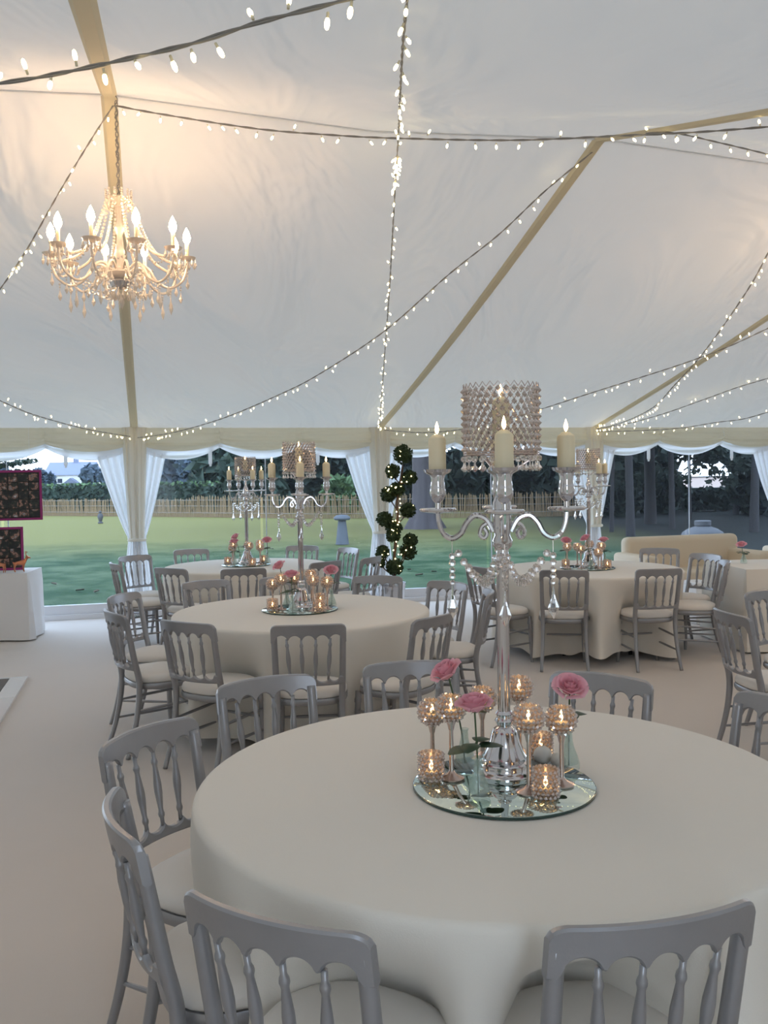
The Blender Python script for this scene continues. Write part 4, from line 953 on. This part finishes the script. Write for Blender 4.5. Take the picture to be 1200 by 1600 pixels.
ptree(174, 724, 757, 170, 36, 800, 'foliage_blue', 'hazy wide tree half behind the left curtain', seed=4)
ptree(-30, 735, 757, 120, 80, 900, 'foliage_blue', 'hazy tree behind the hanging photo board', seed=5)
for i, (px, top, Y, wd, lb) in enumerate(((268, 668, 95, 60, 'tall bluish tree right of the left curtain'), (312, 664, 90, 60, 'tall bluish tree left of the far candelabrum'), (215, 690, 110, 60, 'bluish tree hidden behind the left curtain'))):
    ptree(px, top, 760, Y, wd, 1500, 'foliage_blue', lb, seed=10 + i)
# bare cedar boughs reaching in over the boards
cb = empty('cedar_tree', at(-60, 760, 55), 0, 'dark cedar with level boughs at the left edge above the boards', 'tree'); cb.location.z = 0; l0 = cb.location.copy()
MB().tube([(0, 0, 0), (.1, 0, 6), (0, 0, 12)], [.5, .4, .25], 10).build('trunk', 'bark', cb)
for i, (a, b) in enumerate((((-40, 725), (32, 712)), ((-40, 735), (48, 722)), ((-30, 745), (40, 738)), ((-40, 715), (20, 700)))):
    A, B = at(*a, 55) - l0, at(*b, 55) - l0; MB().tube(catmull([(0, 0, A.z - .4), A, A.lerp(B, .5) + Vector((0, 0, .15)), B], 4), [.12] * 8 + [.05] * 5, 6).build('bough', 'bark', cb)
    stuff(leafsoup(MB(), [(tuple(A.lerp(B, t) + Vector((0, 0, .05))), (.55, .5, .16)) for t in (.2, .4, .6, .8, .95)], 260, .16, .9, core=0).build('needles', 'foliage_mid', cb, smooth=False))
# dark tree belt behind the middle of the lawn
GB = 'dark trees behind the paling fence'
belt = [(345, 640, 52, 90, 'foliage_mid', 'broad dark tree behind the far left candelabrum'), (400, 650, 47, 90, 'foliage_mid', 'dark tree between the two left candelabra'), (455, 640, 50, 100, 'foliage_mid', 'dark tree behind the middle candelabrum'), (508, 655, 48, 80, 'foliage_dark', 'dark tree just right of the middle candelabrum'), (560, 640, 55, 110, 'foliage_dark', 'dark tree left of the curtain by the topiary'), (620, 640, 52, 90, 'foliage_dark', 'dark tree behind the topiary tree'), (725, 712, 46, 90, 'foliage_dark', 'dark rounded tree right of the great trunk'), (790, 705, 48, 90, 'foliage_dark', 'dark tree behind the front crystal shade'), (850, 700, 47, 90, 'foliage_dark', 'dark tree behind the right candle of the front candelabrum'), (915, 690, 46, 90, 'foliage_dark', 'dark tree behind the right-hand curtain')]
for i, (px, top, Y, wd, m, lb) in enumerate(belt): ptree(px, top, 806, Y, wd, 1900, m, lb, seed=30 + i, group=GB, lump=8, core=.86)
ptree(532, 752, 806, 43, 34, 700, 'foliage_light', 'small bright green shrub behind the fence near the staddle stone', 'shrub', seed=50, group=GB, tr=False)
# great trunk with overhanging crown
g = onz(674, 822); g.y = 29.5; gx = at(663, 800, 29.5).x
gt = empty('great_tree', (gx, 29.5, 0), 0, 'great old tree with a thick flared trunk right of the topiary', 'tree')
mb = MB(); mb.grid(lambda a, b: ((lambda r: (r * cos(2 * pi * a), r * sin(2 * pi * a), 9 * b - .1))((.37 + .34 * math.exp(-b * 20)) * (1 + .10 * sin(6 * 2 * pi * a) * math.exp(-b * 8) + .04 * sin(11 * 2 * pi * a)))), 40, 24, closed=True); mb.build('trunk', 'bark', gt, angle=0)
stuff(leafsoup(MB(), [((0, 1, 9), (7, 6, 3.2)), ((-4, 0, 7.4), (4, 4, 2.2)), ((4, 0, 7.4), (4.5, 4, 2.4)), ((1.5, -3, 7), (4, 3, 2)), ((3, 1, 5.2), (2.5, 2, 1.2))], 6000, .30, .8, core=.6).build('crown', 'foliage_dark', gt, smooth=False))
# woodland on the right: trunks, hanging foliage with gaps, low dark shrubs
GW = 'woodland trees beyond the right window'
trunks = [(955, 26, .07), (985, 24, .13), (1016, 30, .22), (1050, 27, .10), (1078, 33, .07), (1150, 36, .12), (1178, 25, .14), (1215, 29, .2), (905, 38, .2)]
for i, (px, Y, r) in enumerate(trunks):
    x = at(px, 760, Y).x; rr = random.Random(70 + i)
    bl = [((x, Y + .5, 8.2), (3.4, 3, 3.0))] + [((x + rr.uniform(-2.2, 2.2), Y + rr.uniform(-1.5, 2), rr.uniform(4.2, 6.6)), (1.5, 1.4, .9)) for _ in range(4)]
    if px in (955, 985, 1018, 1048, 1175, 1215): bl += [((x + rr.uniform(-1.0, 1.0), Y + 1.5 + rr.uniform(0, 2), rr.uniform(2.2, 3.6)), (.9, .8, .75)) for _ in range(5)]
    lean = rr.uniform(-.4, .4)
    bush('woodland_tree', bl, 1500, .22, 'foliage_dark', 'dark woodland tree beyond the right window, %s' % ('third trunk from the curtain', 'second, thicker trunk by the curtain', 'thin trunk left of the thickest', 'thickest trunk left of the sky gap', 'thin trunk at the edge of the sky gap', 'trunk right of the sky gap', 'trunk near the right-hand curtain', 'trunk hidden behind the last curtain', 'trunk behind the candelabrum curtain')[i], 'tree', [((x, Y, -.1), r * 1.0), ((x + lean * .1, Y, 1.2), r * .8), ((x + lean, Y, 8), r * .7)], GW, core=.62, shell=.8, bm='bark_dark')
for i, (px, Y, wp, top, lb) in enumerate(((985, 44, 80, 610, 'dark leafy tree filling the gap right of the curtain'), (1030, 46, 60, 620, 'dark leafy tree left of the sky gap'), (1195, 44, 90, 620, 'dark leafy tree right of the sky gap'), (930, 44, 60, 640, 'dark leafy tree behind the right-hand curtain pole'))):
    ptree(px, top, 800, Y, wp, 1800, 'foliage_dark', lb, seed=120 + i, group=GW, lump=8, core=.86, size=.32)
hedge((13, 40, 0), (38, 41, 0), 1.05, 1.5, 2500, 'foliage_dark', 'low dark hedge under the sky gap behind the sofa')
for i, (px, Y, wp, top, lb) in enumerate(((965, 36, 60, 762, 'dark shrub at the foot of the trunks by the curtain'), (1030, 38, 70, 745, 'dark shrub between the woodland trunks'), (1190, 36, 110, 715, 'tall dark shrub right of the sky gap'), (1260, 34, 110, 690, 'tall dark shrub beyond the right curtain'))):
    ptree(px, top, 812, Y, wp, 1200, 'foliage_dark', lb, 'shrub', seed=90 + i, group='shrubs under the woodland trees', core=.88, tr=False)
gwx = at(1108, 760, 62).x  # slab put in for the pinkish patch low in the gap
hp = empty('pink_slab_outside', (gwx, 62, 0), 0, 'low pinkish slab standing in for the pale patch in the woodland gap', 'wall')
MB().box((0, .15, .72), (6.5, .3, 1.44)).build('slab_face', 'slab_pink', hp, smooth=False); MB().box((0, .15, 1.47), (6.6, .42, .07)).build('slab_cap', 'pale_stone', hp, smooth=False)
gp = empty('overhanging_bough', at(1100, 715, 28), 0, 'leafy bough hanging across the sky gap in the woodland', 'tree'); l0 = gp.location.copy(); rr = random.Random(8); bl = []
for px, py, r in ((1062, 700, .35), (1075, 712, .3), (1092, 700, .3), (1105, 716, .35), (1122, 702, .35), (1137, 712, .4), (1150, 728, .4), (1085, 735, .22), (1120, 738, .25), (1068, 748, .25), (1140, 752, .3), (1100, 692, .35), (1108, 752, .16)): p = at(px, py, 28 + rr.uniform(-1, 1)) - l0; bl.append((tuple(p), (r, r, r * .7)))
stuff(leafsoup(MB(), bl, 900, .10, .95, core=0).build('leaves', 'foliage_dark', gp, smooth=False)); MB().tube(catmull([at(1165, 640, 28) - l0, at(1130, 690, 28) - l0, at(1100, 712, 28) - l0, at(1068, 735, 28) - l0], 5), [.06] * 8 + [.025] * 8, 6).build('branch', 'bark_dark', gp)
# staddle stone, stone dome, small figure, leaves
p = onz(540, 846); ss = empty('staddle_stone', (at(535, 846, 22.6).x, 22.6, -.02), 0, 'grey mushroom-shaped staddle stone on the lawn', 'garden stone')
MB().lathe([(.175, 0), (.165, .05), (.13, .35), (.10, .60), (.095, .63)], n=20).build('pedestal', 'stone', ss); MB().lathe([(.09, .61), (.19, .62), (.215, .66), (.20, .70), (.14, .74), (.0005, .76)], n=22).build('cap', 'stone', ss)
p = at(1098, 836, 15.0); sd = empty('garden_urn', (p.x, 15.0, -.02), 0, 'grey stone dome-topped garden ornament just outside behind the sofa', 'garden stone')
MB().lathe([(.22, 0), (.24, .05), (.16, .12), (.14, .30), (.20, .45), (.34, .55), (.36, .58)], n=24).build('pedestal', 'pale_stone', sd); MB().lathe([(.36, .58), (.33, .65), (.24, .71), (.13, .75), (.12, .76)], n=24).build('dome', 'pale_stone', sd); MB().lathe([(.12, .755), (.135, .77), (.135, .84), (.12, .85), (.0005, .855)], n=18).build('finial', 'pale_stone', sd)
p = at(157, 817, 37); sf = empty('garden_statue', (p.x, 37, -.02), .4, 'tiny grey garden ornament on the grass before the fence', 'ornament')
MB().lathe([(.10, 0), (.11, .04), (.06, .08), (.09, .18), (.12, .28), (.09, .38), (.05, .42)], n=12).build('body', 'pale_stone', sf); MB().sphere((0, 0, .47), .06, 10, 7).build('head', 'pale_stone', sf)
for i, (px, py) in enumerate(((125, 922), (151, 924), (84, 912), (678, 893), (640, 890), (655, 898))):
    p = onz(px, py); mb = MB(); mb.grid(lambda a, b: ((a - .5) * .13, (b - .5) * .09 * sin(pi * (a * .9 + .05)), .012 + .02 * (2 * b - 1) ** 2 + .015 * a), 6, 4)
    o = mb.build('fallen_leaf', 'dead_leaf', angle=0); o.location = (p.x, p.y, -.025); o.rotation_euler = (0, 0, i * 1.3)
    tag(o, 'curled brown fallen leaf on the lawn, %s' % ('left of the pair near the window', 'right of the pair near the window', 'beside the display table end', 'right of the topiary, furthest right', 'right of the topiary, nearest it', 'right of the topiary, lowest of three')[i], 'leaf', 'fallen leaves on the lawn')
